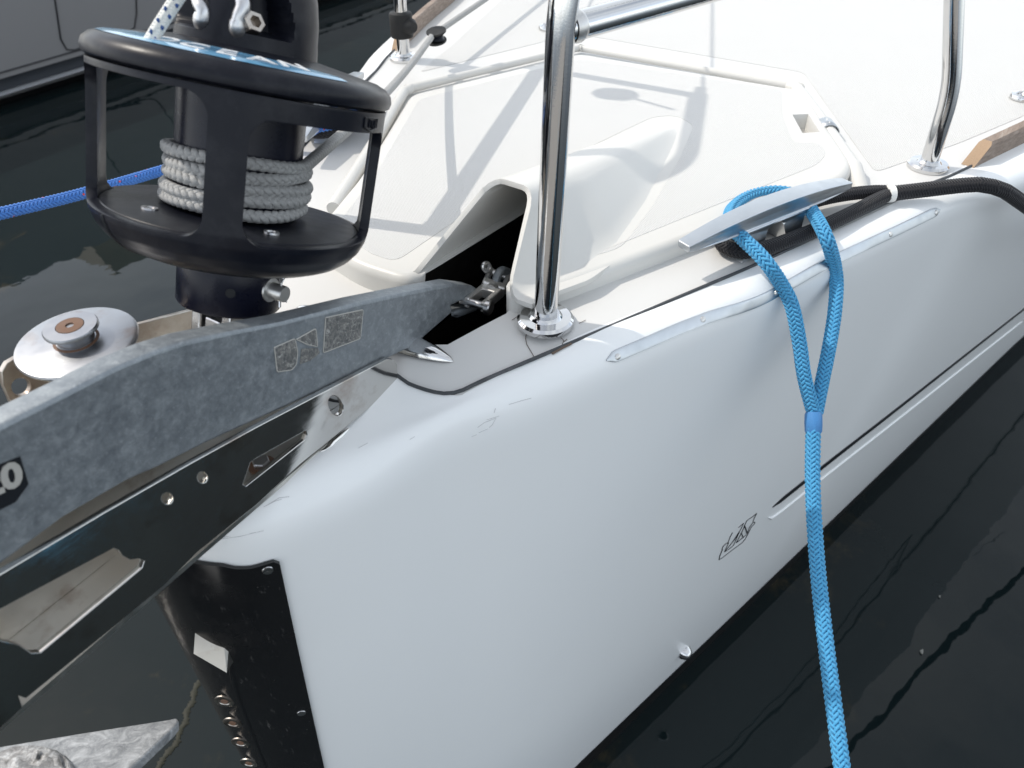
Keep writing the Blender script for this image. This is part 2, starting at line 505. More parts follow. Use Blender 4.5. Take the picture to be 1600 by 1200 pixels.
# ------------------------------------------------------------------ hull shape
ZB = -1.15                                         # top of the black boot stripe
def zdrop(x): return .036+.030*sstep(-.62, -.20, x)     # the shoulder tightens going aft
def edge_pt(u, v):
    p = at_z(u, v, -.05)
    for _ in range(12): p = at_z(u, v, zd(p[0])-zdrop(p[0]))
    return p[:2]
seam_line = np.array([at_deck(*q)[:2] for q in [(715, 613), (760, 592), (880, 541), (1080, 456), (1210, 400), (1420, 301), (1512, 262)]])
_k = seam_line[-1]-seam_line[-2]; _k /= np.linalg.norm(_k)
far_dir = np.array([-.94, .34])
seam_far = [seam_line[-1]+far_dir*.35, seam_line[-1]+far_dir*.35+np.array([-.96, .28])*.7, seam_line[-1]+far_dir*.35+np.array([-.96, .28])*.7+np.array([-.985, .17])*2.0]
seam_all = np.vstack([seam_line, seam_far])
def seam_near(e):
    best = None
    for i in range(len(seam_all)-1):
        a, b = seam_all[i], seam_all[i+1]; d = b-a
        t = min(1, max(0, (e-a)@d/(d@d))); q = a+d*t
        if best is None or np.linalg.norm(e-q) < best[0]: best = (np.linalg.norm(e-q), q)
    return best[1]
E_px = [(700, 740), (820, 686), (945, 620), (1070, 550), (1200, 488), (1330, 420), (1470, 349), (1600, 296)]
nose_E = [(.030, 0), (.0295, .018), (.024, .045), (.010, .077), (-.014, .104), (-.050, .128), (-.110, .158)]
nose_T = [(-.035, 0), (-.035, .012), (-.038, .028), (-.045, .045), (-.062, .065), (-.090, .088), (-.140, .118)]
nose_S = [(-.165, 0), (-.165, .02), (-.166, .045), (-.170, .070), (-.177, .095), (-.186, .120), (-.200, .155)]
nose_W = [(.030, 0), (.021, .012), (.008, .029), (-.015, .045), (-.045, .068), (-.10, .112), (-.170, .158)]
def wat(x):                                        # half breadth at the boot stripe, measured aft of x = -0.3
    return .143-.294*x+.012*math.exp(-((x+.3)/.25)**2)*0
ST = []
_c1, _c2, _c3, _c4 = (at_deck(*q)[:2] for q in [(600, 581), (640, 600), (672, 611), (698, 615)])
nose_S = [(-.170, 0), (-.171, .03), (-.173, .06), _c1*.5+np.array([-.174, .085])*.5, _c1, _c2, _c3*.5+_c4*.5]
for e, t_, s_, w_ in zip(nose_E, nose_T, nose_S, nose_W): ST.append([np.array(q, float) for q in (e, t_, s_, w_)])
_ep = np.array([edge_pt(*q) for q in E_px]); _ek = np.polyfit(_ep[:, 0], _ep[:, 1], 3); _sk = np.polyfit(np.r_[seam_line[1:, 0], -1.5], np.r_[seam_line[1:, 1], seam_line[-1][1]+.30*.36], 3)
for q in _ep:
    e = np.array([q[0], np.polyval(_ek, q[0])]); sx_ = min(q[0]+.018, _c4[0]-.004); s_ = np.array([sx_, np.polyval(_sk, sx_)])
    w = np.array([e[0]-.03, 0]); w[1] = wat(w[0]) if w[0] < -.33 else wat(-.33)-(w[0]+.33)*.46
    ST.append([e, s_+(e-s_)*.16, s_, w])
eL = ST[-1][0]
for dist, ang, ws in ((.55, .36, .27), (1.4, .325, .24), (3.0, .275, .18), (5.5, .20, .08)):
    e = eL+dist*np.array([-1, .0])+np.array([0, dist*ang]); s_ = e+np.array([-.02, -.06])
    w = np.array([e[0]-.05, 0]); w[1] = min(wat(w[0]), e[1]-.06)
    ST.append([e, s_+(e-s_)*.16, s_, w])
ST = np.array(ST)                                  # stations x (E,T,S,W) x 2
def dense(n_per=6):
    out = []
    flatp = ST.reshape(len(ST), 8)
    Q = np.vstack([flatp[1]*np.tile([1, -1], 4), flatp, 2*flatp[-1]-flatp[-2]])
    for i in range(1, len(Q)-2):
        for t in np.linspace(0, 1, n_per, endpoint=False):
            p0, p1, p2, p3 = Q[i-1], Q[i], Q[i+1], Q[i+2]
            c = .5*((2*p1)+(-p0+p2)*t+(2*p0-5*p1+4*p2-p3)*t*t+(-p0+3*p1-3*p2+p3)*t**3)
            l = p1+(p2-p1)*t
            out.append(.5*c+.5*l if i < 3 else c)
    out.append(Q[-2])
    return np.array(out).reshape(-1, 4, 2)
DS = dense()
NR, NV = 16, 26
def outward(i):
    a, b = DS[max(0, i-1)][0], DS[min(len(DS)-1, i+1)][0]
    d = b-a; d = d/np.linalg.norm(d)
    n = np.array([d[1], -d[0]])
    return -n if n[1] < 0 and i > 6 else (np.array([1.0, 0]) if i == 0 else (n if n[0] > 0 or n[1] > 0 else -n))
def side_pt(i, t):
    """hull side of station i, t = 0 at the deck edge, 1 at the boot stripe"""
    e, w = DS[i][0], DS[i][3]
    p = e+(w-e)*t+outward(i)*.03*t*(1-t)*min(1, i/40)
    z0 = zd(e[0])-zdrop(e[0])
    return np.array([p[0], p[1], z0+(ZB-z0)*t])
def section(i):
    e, t_, s_, w = DS[i]
    out = [np.array([*(s_+(t_-s_)*k), 0]) for k in (0, .5)]
    for p in out: p[2] = zd(p[0])
    z0, z1 = zd(t_[0]), zd(e[0])-zdrop(e[0])
    for k in range(NR+1):
        a = PI/2*k/NR
        p = t_+(e-t_)*math.sin(a)**.70
        out.append(np.array([p[0], p[1], z1+(z0-z1)*max(0, math.cos(a))**.70]))
    for k in range(1, NV+1): out.append(side_pt(i, k/NV))
    return out
SEC = [section(i) for i in range(len(DS))]
ncol = len(SEC[0])
def two_sided(rows):
    """mirror port rows to starboard: grid of stations from the starboard stern round the stem to the port stern"""
    full = [[np.array([p[0], -p[1], p[2]]) for p in r] for r in rows[:0:-1]]+rows
    m = len(rows[0]); v = [p for r in full for p in r]; f = []
    for i in range(len(full)-1):
        for k in range(m-1): f.append((i*m+k, (i+1)*m+k, (i+1)*m+k+1, i*m+k+1))
    return v, f
hv, hf = two_sided(SEC)
hf = [q[::-1] for q in hf]
yacht = empty('yacht')
tag(yacht, 'white sailing yacht with polished pulpit rails, seen over its port bow', 'yacht')
hull_me = mesh('hull', hv, hf, sharp=50)
hull = link('hull', hull_me, M_hull, yacht)
BV = BVHTree.FromPolygons([Vector(v) for v in hv], hf)
def on_hull(u, v, off=0.0):
    d = Vector(ray(u, v)).normalized()
    loc, nor, _, _ = BV.ray_cast(Vector(CAM), d)
    if loc is None: return None, None
    if nor.dot(d) > 0: nor = -nor
    return np.array(loc+nor*off), np.array(nor)
def hull_snap(p, off=0.0):
    loc, nor, _, _ = BV.find_nearest(Vector(p))
    if nor.y < 0: nor = -nor
    return np.array(loc+nor*off)
# boot stripe and underwater body
rows = []
for i in range(len(DS)):
    a = side_pt(i, 1.0); w = DS[i][3]
    rows.append([a, np.array([w[0]-.01, w[1]*.97, ZB-.12]), np.array([w[0]-.04, w[1]*.86, ZB-.5])])
bv, bf = two_sided(rows)
link('boot_stripe', mesh('boot_stripe', bv, [q[::-1] for q in bf]), M_boot, yacht)

def seam_far_pts(p): return [np.array([q[0], q[1], .0002]) for q in seam_far[::-1]]
# deck inside the seam, with the chain hole
HX0, HX1, HY0, HY1 = -.62, -.305, .030, .168
zone = [(DS[i][2][0], DS[i][2][1]) for i in range(len(DS))]
outer = [(x, -y) for x, y in zone[:0:-1]]+zone
hole = [(HX0, HY0), (HX0, .160), (-.362, .1625), (-.292, .132), (-.285, .118), (-.285, .056), (-.335, .052), (-.345, HY0)]
def sheet(name, outline, holes, zf, mat, parent, cut=.03, xlim=None):
    me = plate(name, outline, holes, half=0, bevel=0)
    bm = bmesh.new(); bm.from_mesh(me)
    for x in np.arange(-.6, .04, cut):
        bmesh.ops.bisect_plane(bm, geom=bm.verts[:]+bm.edges[:]+bm.faces[:], plane_co=(x, 0, 0), plane_no=(1, 0, 0))
    for v in bm.verts: v.co.z = zf(v.co.x, v.co.y)
    bmesh.ops.remove_doubles(bm, verts=bm.verts, dist=1e-6)
    bmesh.ops.recalc_face_normals(bm, faces=bm.faces)
    if sum(f.normal.z for f in bm.faces) < 0: bmesh.ops.reverse_faces(bm, faces=bm.faces)
    bm.to_mesh(me); bm.free()
    return link(name, me, mat, parent)
deck = sheet('deck', outer, [hole], lambda x, y: zd(x)-.0005, M_deck, yacht)
w_ = MB()
nh = len(hole)
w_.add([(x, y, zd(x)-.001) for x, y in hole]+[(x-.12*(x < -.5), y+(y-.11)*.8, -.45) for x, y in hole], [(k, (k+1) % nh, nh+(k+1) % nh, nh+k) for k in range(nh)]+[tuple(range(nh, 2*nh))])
link('chain_locker', w_.mesh('chain_locker', smooth=False), M_locker_shade, yacht)
# seam between deck and hull mouldings
sq_ = [at_deck(*q, .0008) for q in [(1512, 262), (1420, 301), (1210, 400), (1080, 456), (880, 541), (760, 592), (722, 610), (698, 615), (672, 611), (640, 600), (600, 581)]]
sq_ = spline([*seam_far_pts(sq_[0]), *sq_, np.array([-.176, .085, zd(-.176)]), np.array([-.170, 0, zd(-.17)])], 400)
sp_ = np.vstack([sq_, np.array([[p[0], -p[1], p[2]] for p in sq_[-2::-1]])])
link('deck_seam', mesh('deck_seam', *tube(sp_, .0022, 6)), M_seam, yacht)

# ------------------------------------------------------------------ locker lid with chain hump
ZL = .022
def lid_px(pts, z=ZL): return [tuple(at_z(u, v, z)[:2]) for u, v in pts]
port_edge = lid_px([(805, 462), (885, 443), (1000, 400), (1100, 362), (1210, 318), (1322, 278)])
diag = lid_px([(1336, 256), (1258, 140)])
aft = lid_px([(905, 82)])
stb = lid_px([(640, 146), (560, 275)])
front = [(-.345, -.115), (-.325, -.02), (-.328, .050)]
# notch under the hump
hump_l = [(-.350, .060), (-.45, .070), (-.57, .082)]
hump_r = [(-.57, .150), (-.42, .150), (-.372, .152)]
lid_out = list(rounded([*front, *hump_l, *hump_r, *port_edge, *diag, *aft, *stb, front[0]], .02, 5))[:-1]
def pocket_px(): return lid_px([(1238, 179), (1263, 178), (1281, 206), (1254, 208)])
pocket = pocket_px()
lid_me = slab('locker_lid', lid_out, [pocket], ZL-.040, ZL, .012, 6, lambda p: -.60 < p[0] < -.352 and .052 < p[1] < .156)
lid = link('locker_lid', lid_me, M_lid, yacht)
pk = MB()
zb_ = ZL-.024
cx = np.mean(np.array(pocket), 0)
big = lambda q, k: (cx[0]+(q[0]-cx[0])*k, cx[1]+(q[1]-cx[1])*k)
top = [(*q, ZL) for q in pocket]; bot = [(*big(q, .85), zb_) for q in pocket]
pk.add(top+bot, [(0, 1, 5, 4), (1, 2, 6, 5), (2, 3, 7, 6), (3, 0, 4, 7), (4, 5, 6, 7)])
link('latch_recess', pk.mesh('latch_recess', smooth=False), M_lid, lid)
pa, pb = np.array([*pocket[3], zb_+.004]), np.array([*pocket[2], zb_+.004])
lt = MB(); lt.add(*tube([pa+(pb-pa)*.08, pa+(pb-pa)*.95], .004, 10)); q = pa+(pb-pa)*.5; lt.add(*lathe([(.0055, -.006), (.0055, .006)], frame(q, (0, 0, 1), (1, 0, 0)), 8))
link('latch', lt.mesh('latch'), M_chrome, lid)
fb2 = MB(); fb2.add([(*big(q, .80), zb_+.002) for q in pocket], [(0, 1, 2, 3)]); link('latch_plate', fb2.mesh('latch_plate', smooth=False), M_cast, lid)

# hump: stations along its axis
def hump_sec(s, n=48):
    """s = 0 at the open mouth, 1 at the tip aft"""
    xs = -.362-(.915-.362)*s
    H = .088*(1-s)**.86*(1 if s < .9 else max(0, 1-((s-.9)/.1)**2)**.5)
    bl = np.interp(s, [0, .45, 1], [.047, .064, .094]); cl = np.interp(s, [0, .5, 1], [.090, .092, .104])
    cr = np.interp(s, [0, .5, 1], [.147, .142, .130]); br = np.interp(s, [0, .06, .14, .30, .52, .88, 1], [.166, .176, .198, .212, .196, .156, .142])
    c_ = [np.array(q) for q in [(bl-.014, 0), (bl, 0), (cl, H), (cr, H*.985), (br, 0), (br+.030*(1-.5*s), 0)]]
    P = spline(np.vstack([rounded(c_[:3], .008, 5)[:-1], rounded([(c_[1]+c_[2])/2, c_[2], c_[3], (c_[3]+c_[4])/2], .017*(1-.3*s), 12)[1:-1], rounded(c_[3:], .020, 8)[1:]]), n)
    out = []
    for y, z in P:
        lean = -.088*max(0, z)/.088*(1-s)**1.5
        out.append(np.array([xs+lean+.018*(1-s)**6*(1-min(1, abs(y-.047)/.05)), y, ZL-.0016+max(z, 0)+.0004*(1 if z > .002 else 0)]))
    return out
hs = [hump_sec(s) for s in np.r_[np.linspace(0, .2, 10), np.linspace(.24, 1, 26)]]
hvv = [p for r in hs for p in r]; m_ = len(hs[0])
hff = [(i*m_+k, (i+1)*m_+k, (i+1)*m_+k+1, i*m_+k+1) for i in range(len(hs)-1) for k in range(m_-1)]
hump = link('chain_hump', mesh('chain_hump', hvv, hff, sharp=60), M_lid, lid)
so = hump.modifiers.new('thick', 'SOLIDIFY'); so.thickness, so.offset, so.use_rim = .0060, 1, True
hb_ = hump.modifiers.new('lip', 'BEVEL'); hb_.width, hb_.segments, hb_.limit_method, hb_.angle_limit = .0018, 3, 'ANGLE', rad(60)

# the upright front wall of the lid beside the mouth is the lid's own 40 mm edge; the ridge is the deck coaming
ridge_px = [(520, 318), (545, 288), (596, 196), (632, 133), (736, 100), (860, 73), (905, 68), (1000, 84), (1120, 107), (1243, 128), (1262, 140), (1300, 205), (1335, 258), (1352, 282)]
rp = [at_z(u, v, .018) for u, v in ridge_px]
rp = rounded([rp[0], rp[2], rp[3], rp[6], rp[9], rp[11], rp[13]], .03, 8)
rp = spline(np.vstack([rp[::2], rp[-1:]]), 180); rp[:, 2] = .010; rp[-6:, 2] = np.linspace(.012, -.004, 6)
_n = len(rp); rr0 = np.interp(np.linspace(0, 1, _n), [0, .25, .35, .72, .80, 1], [.0100, .0090, .0068, .0068, .0115, .0125])
rv, rf = tube(rp, rr0, 14, True, 1.0)
link('deck_coaming', mesh('deck_coaming', rv, rf), M_lid, yacht)
hp = at_z(1298, 188, .026)
i0 = int(np.argmin(np.linalg.norm(rp[:, :2]-hp[:2], axis=1))); tdir = rp[i0+1]-rp[i0-1]
Mh = frame((rp[i0][0], rp[i0][1], rp[i0][2]), tdir, (0, 0, 1))
hv_, hf_ = [], []
for sgn in (-1, 1):
    for k in range(13):
        a = rad(-20)+rad(220)*k/12; hv_.append(Mh @ Vector((sgn*.016, .0136*math.sin(a), .0148*math.cos(a))))
hf_ = [(k, k+1, 13+k+1, 13+k) for k in range(12)]
hinge = link('hinge', mesh('hinge', hv_, hf_), M_alu, yacht)
hinge.modifiers.new('t', 'SOLIDIFY').thickness = .0015
for sx in (-.007, .007):
    a = rad(120); c = Mh @ Vector((sx, .0128*math.sin(a)+.0008, .0146*math.cos(a)*1.05))
    c = Mh @ Vector((sx, .0139, .0))
    link('screw', mesh('screw', *lathe([(.0025, 0), (.0022, .0008), (0, .001)], frame(c, (1, 0, 0), (0, 0, -1)) @ Matrix.Rotation(PI, 4, 'X'), 12)), M_cast, hinge)

# anti slip panels
def panel(name, pts, z, parent, holes=()):
    me = plate(name, list(rounded([*pts, pts[0], pts[1]], .018, 6))[6:], holes, half=.0002, bevel=.0001, M=Matrix.Translation((0, 0, z)))
    return link(name, me, M_skid, parent)
panel('nonskid_panel', [(-.375, -.10), (-.352, -.02), (-.352, .016), (-.55, .018), (-.72, .045), (-.93, .085), (-.955, .115), (-.93, .155), (-.80, .185), (-.64, .213), (-.52, .226), *lid_px([(912, 404), (1085, 334), (1276, 258), (1292, 240), (1280, 222), (1240, 224), (1222, 180), (1222, 140), (905, 92), (655, 155), (585, 275)])], ZL+.0002, lid)
deckn = [*[tuple(at_z(u, v, .001)[:2]) for u, v in [(1368, 268), (1420, 250), (1500, 222), (1600, 180)]], (-1.9, .70), (-3.0, .95), (-3.0, -.95), (-1.9, -.70), (-1.15, -.47), *[tuple(at_z(u, v, .001)[:2]) for u, v in [(655, 112), (900, 52), (1255, 112)]]]
panel('nonskid_panel', deckn, -.0001, yacht)

# ------------------------------------------------------------------ small chrome and wood on the hull
def ribbon(P, Nn, w, h, seg=6, taper=.02, sq=.6):
    """a half-round strip along points P on a surface with normals Nn"""
    P = np.asarray(P); n = len(P); v, f = [], []
    T = np.gradient(P, axis=0); L = np.r_[0, np.cumsum(np.linalg.norm(np.diff(P, axis=0), axis=1))]
    for i in range(n):
        t = T[i]/np.linalg.norm(T[i]); b = np.cross(Nn[i], t); b /= np.linalg.norm(b)
        k = 1.0
        if taper: k = min(1, .12+min(L[i], L[-1]-L[i])/taper)
        for j in range(seg+1):
            a = PI*j/seg
            v.append(P[i]+b*w/2*k*math.cos(a)+Nn[i]*(h*math.sin(a)**sq if 0 < j < seg else -.001))
    m = seg+1
    for i in range(n-1):
        for j in range(seg): f.append((i*m+j, i*m+j+1, (i+1)*m+j+1, (i+1)*m+j))
    f.append(tuple(range(m))); f.append(tuple((n-1)*m+j for j in range(m))[::-1])
    return v, f
def hull_path(px, n=60, off=0.0):
    Q = spline([(u, v, 0) for u, v in px], n)
    P, Nn = [], []
    for u, v, _ in Q:
        p, q = on_hull(u, v, off)
        if p is not None: P.append(p); Nn.append(q)
    Nn = np.array(Nn); P = np.array(P)
    return P, Nn
P, Nn = hull_path([(947, 563), (1010, 536), (1060, 514), (1110, 495), (1160, 480), (1195, 466), (1240, 441), (1300, 408), (1400, 361), (1468, 328)], 90)
strip = link('rubbing_strip', mesh('rubbing_strip', *ribbon(P, Nn, .0135, .0018, 10, .012, .25)), M_alu, yacht)
for u, v in [(964, 557), (1097, 499), (1211, 457), (1300, 409), (1390, 366), (1461, 332)]:
    p, q = on_hull(u, v, .0016)
    Mz = frame(p, np.cross(q, (0, 0, 1)), np.cross(q, np.cross(q, (0, 0, 1)))*-1)
    Mz = Mz if (Mz.to_3x3() @ Vector((0, 0, 1))).dot(Vector(q)) > 0 else Mz @ Matrix.Rotation(PI, 4, 'X')
    scr = link('screw', mesh('screw', *lathe([(.0036, 0), (.0034, .0008), (.0018, .0016), (0, .0017)], Mz, 16)), M_cast, strip)
    sl = MB(); sl.add(*box((-.0022, -.0003, .0014), (.0022, .0003, .0020), Mz)); sl.add(*box((-.0003, -.0022, .0014), (.0003, .0022, .00195), Mz))
    link('cross_slot', sl.mesh('cross_slot', smooth=False), M_ink, scr) if False else None
# black strip for the styling groove's shade, with a bead for its sky-lit lip
P, Nn = hull_path([(1207, 792), (1300, 718), (1400, 640), (1500, 561), (1598, 484)], 80)
D = np.gradient(P, axis=0)[-1]; D /= np.linalg.norm(D)
ext = [P[-1]+D*k for k in np.linspace(.1, 2.5, 14)]; ext = np.array([hull_snap(p) for p in ext])
P = np.vstack([P, ext]); Nn = np.vstack([Nn, np.repeat(Nn[-1:], 14, 0)])
link('groove_shade', mesh('groove_shade', *ribbon(P, Nn, .0210, .0016, 6, .03, .3)), M_ink, yacht)
P2, N2 = hull_path([(1200, 808), (1213, 804), (1300, 735), (1400, 657), (1500, 578), (1598, 501)], 80)
P2 = np.vstack([P2, ext+np.array([0, 0, -.015])]); N2 = np.vstack([N2, np.repeat(N2[-1:], 14, 0)])
link('groove_lip', mesh('groove_lip', *ribbon(P2, N2, .007, .0030, 8, .02)), M_hull, yacht)
# maker's emblem, line work
em = MB()
def emblem(pts, w=1.0):
    q = [(1100+x*120/1309, 780+y*110/1200) for x, y in pts]
    Pq = [on_hull(*a, .0006)[0] for a in q]
    em.add(*tube(Pq, .00085*w, 5, True, .6))
emblem([(250, 1030), (265, 960), (310, 850), (300, 858), (318, 800), (360, 760), (405, 735), (400, 765)], 1.1)
emblem([(405, 735), (440, 640), (480, 565)])
emblem([(250, 1030), (300, 1000), (480, 860), (640, 745), (700, 670), (745, 590), (800, 470), (850, 420), (865, 385), (825, 400), (850, 320), (895, 235), (830, 290), (725, 362), (690, 440), (735, 575), (765, 480), (825, 400)])
emblem([(415, 740), (345, 895), (430, 840), (500, 780), (560, 640), (670, 405), (580, 480)])
emblem([(345, 895), (470, 740), (600, 545)]); emblem([(400, 830), (520, 680), (600, 545)])
emblem([(545, 740), (640, 560), (690, 440)]); emblem([(545, 740), (720, 600)]); emblem([(630, 570), (665, 650)], 1.9); emblem([(695, 470), (728, 580)], 2.4)
link('maker_emblem', em.mesh('maker_emblem'), M_ink, yacht)
# through hull fitting
p, q = on_hull(1068, 1018)
if p is None: p, q = on_hull(1060, 1012)
Mz = frame(p, np.cross(q, (0, 0, 1)), (0, 0, 1)); Mz = Mz if (Mz.to_3x3() @ Vector((0, 0, 1))).dot(Vector(q)) > 0 else Mz @ Matrix.Rotation(PI, 4, 'X')
link('skin_fitting', mesh('skin_fitting', *lathe([(.017, -.002), (.017, .003), (.015, .008), (.0125, .013), (.009, .0165), (.004, .0185), (0, .019)], Mz, 28)), M_chrome, yacht)
# scuffs and crazing, thin raised marks
scf = MB()
def scuff(px, r=.0004):
    Pq = [on_hull(u, v, .0001)[0] for u, v in px]
    if all(a is not None for a in Pq): scf.add(*tube(Pq, r, 4))
for pts in [[(746, 668), (757, 660), (766, 657)], [(757, 660), (775, 653), (769, 664), (764, 668)], [(748, 676), (762, 670)], [(760, 656), (780, 650)], [(737, 682), (745, 679)], [(772, 645), (774, 638)],
            [(412, 792), (430, 783), (440, 780)], [(420, 788), (436, 778), (452, 776)], [(640, 687), (648, 682)], [(795, 632), (815, 626), (830, 622)], [(560, 700), (575, 692)], [(345, 842), (375, 838), (412, 829)], [(350, 839), (400, 832)]]:
    scuff(pts, .00035+random.random()*.0002)
link('scuff_mark', scf.mesh('scuff_mark'), flat('scuff_grey', (.50, .50, .51), .8), yacht)['kind'] = 'stuff'
crk = MB()
for pts in [[(836, 560), (829, 548), (823, 538), (821, 528), (823, 520)], [(878, 540), (881, 532), (876, 527)], [(881, 534), (886, 530)], [(800, 500), (812, 492), (820, 480)], [(905, 505), (915, 500)], [(790, 478), (805, 478)]]:
    crk.add(*tube([at_deck(u, v, .0003) for u, v in pts], .0004, 4))
crk.add(*tube([at_deck(u, v, .001) for u, v in [(862, 552), (878, 543), (892, 536)]], .0026, 5, True, .5))
link('gelcoat_crack', crk.mesh('gelcoat_crack'), flat('crack_brown', (.12, .09, .07), .9), yacht)['kind'] = 'stuff'

# ------------------------------------------------------------------ pulpit, toe rails, eyes
def flange(name, p, r, parent, mat=M_chrome, hole=None):
    prof = [(r, 0), (r, .005), (r-.003, .0078), (r*.60, .0085), (r*.55, .0105), (r*.5, .012)]
    o = link(name, mesh(name, *lathe(prof, Matrix.Translation(p), 40)), mat, parent)
    return o
TR = .0128
nb = at_z(852, 503, 0); fb = at_z(1449, 261, 0)
pulpit = None
for sy in (1, -1):
    near = np.array([nb[0], sy*nb[1], 0]); far = np.array([fb[0], sy*fb[1], 0])
    k1 = near+np.array([-.004, sy*.006, .362])
    top = np.array([-.640, sy*(.262), .600]); ftop = far+np.array([.084, -sy*.135, .600])
    P = rounded([near+np.array([0, 0, .004]), k1, top, ftop+np.array([-.01, 0, 0])], .07, 10)
    o = link('pulpit_leg', mesh('pulpit_leg', *tube(P, TR, 24)), M_chrome, yacht)
    knee = far+np.array([0.003, -sy*.004, .112]); kt = far+np.array([.088, -sy*.140, .600])
    P = rounded([far+np.array([0, 0, .004]), knee, kt], .035, 10)
    o2 = link('pulpit_leg', mesh('pulpit_leg', *tube(P, TR*.98, 24)), M_chrome, yacht)
    a = near+np.array([-.006, sy*.005, .300]); b = knee+(kt-knee)*.42
    link('pulpit_rail', mesh('pulpit_rail', *tube([a, a+(b-a)*.5, b], TR*.95, 24)), M_chrome, yacht)
    wl = MB()
    T_ = (b-a)/np.linalg.norm(b-a)
    wl.add(*tube([a+T_*.008+.0*T_, a+T_*.0165, a+T_*.02], [TR*1.03, TR*1.09, TR*.97], 24, False))
    link('weld_bead', wl.mesh('weld_bead'), M_cast, yacht)
    flange('foot_flange', near, .031, o); flange('foot_flange', far, .029, o2)
    # lifelines
    for h, q in ((b, .9), (kt, 1.0)):
        link('lifeline', mesh('lifeline', *tube([h+np.array([-.02, 0, 0]), h+np.array([-2.5, sy*.95, .02])], .003, 6)), M_chrome, yacht)
        link('lifeline_shackle', mesh('lifeline_shackle', *tube([h, h+np.array([-.045, sy*.012, 0])], .008, 8)), M_chrome, yacht)
    # teak toe rail
    ta = at_z(1519, 262, 0)[:2]; dirs = [np.array(d) for d in (far_dir, (-.96, .28), (-.985, .17))]
    L = [ta, ta+dirs[0]*.35, ta+dirs[0]*.35+dirs[1]*.7, ta+dirs[0]*.35+dirs[1]*.7+dirs[2]*2]
    C = spline([(x, y, 0) for x, y in L], 60)
    Pn, T, N, B = frames(C)
    v, f = [], []
    prof = [(-.002, 0), (-.002, .026), (.001, .030), (.014, .030), (.017, .026), (.017, 0)]
    for i in range(len(C)):
        t = T[i]; nrm = np.array([-t[1], t[0], 0]); nrm = nrm if nrm[1] < 0 else -nrm
        for w, z in prof:
            p = C[i]+nrm*w+np.array([0, 0, z])
            if i == 0: p = p - t*.0+t*z*1.25
            v.append((p[0], sy*p[1], p[2]))
    m = len(prof)
    for i in range(len(C)-1):
        for k in range(m-1): f.append((i*m+k, i*m+k+1, (i+1)*m+k+1, (i+1)*m+k))
    tr = link('toe_rail', mesh('toe_rail', v, f, sharp=30), M_teak, yacht)
    link('end_grain', mesh('end_grain', v[:m], [tuple(range(m))], smooth=False), M_teakcut, tr)
for u, v, r in [(856, 45, .021), (1597, 154, .021)]:
    p = at_z(u, v, .001)
    e = link('deck_eye', mesh('deck_eye', *lathe([(r, 0), (r, .004), (r*.9, .0075), (r*.62, .0085), (r*.5, .006), (r*.45, .003), (0, .003)], Matrix.Translation(p), 32)), M_chrome, yacht)
    link('eye_ring', mesh('eye_ring', *tube([p+np.array([.012*math.cos(a), 0, .004+.010*math.sin(a)]) for a in np.linspace(0, PI, 12)], .0025, 8)), M_chrome, e)
# low chrome strip lying across the bow under the shank
a, b = at_deck(462, 476, .004), at_deck(708, 560, .004)
Mz = frame((a+b)/2, b-a, (0, 0, 1)); Lh = np.linalg.norm(b-a)/2
v, f = [], []
for i in range(41):
    x = -1+2*i/40; w = .017*(1-abs(x)**2.4)**.7+.0008; h = .013*(1-abs(x)**3)**.6+.0004
    for k in range(9):
        an = PI*k/8; v.append(Mz @ Vector((x*Lh, h*math.sin(an)-.004, w*math.cos(an))))
for i in range(40):
    for k in range(8): f.append((i*9+k, i*9+k+1, (i+1)*9+k+1, (i+1)*9+k))
stp = link('chafe_strip', mesh('chafe_strip', v, f, sharp=70), M_chrome, yacht)
for x in (-.5, .5):
    c = Mz @ Vector((x*Lh, .0068, 0)); 
    link('screw', mesh('screw', *lathe([(.005, 0), (.0045, .002), (.003, .0012), (0, .0010)], Matrix.Translation(c), 16)), M_cast, stp)

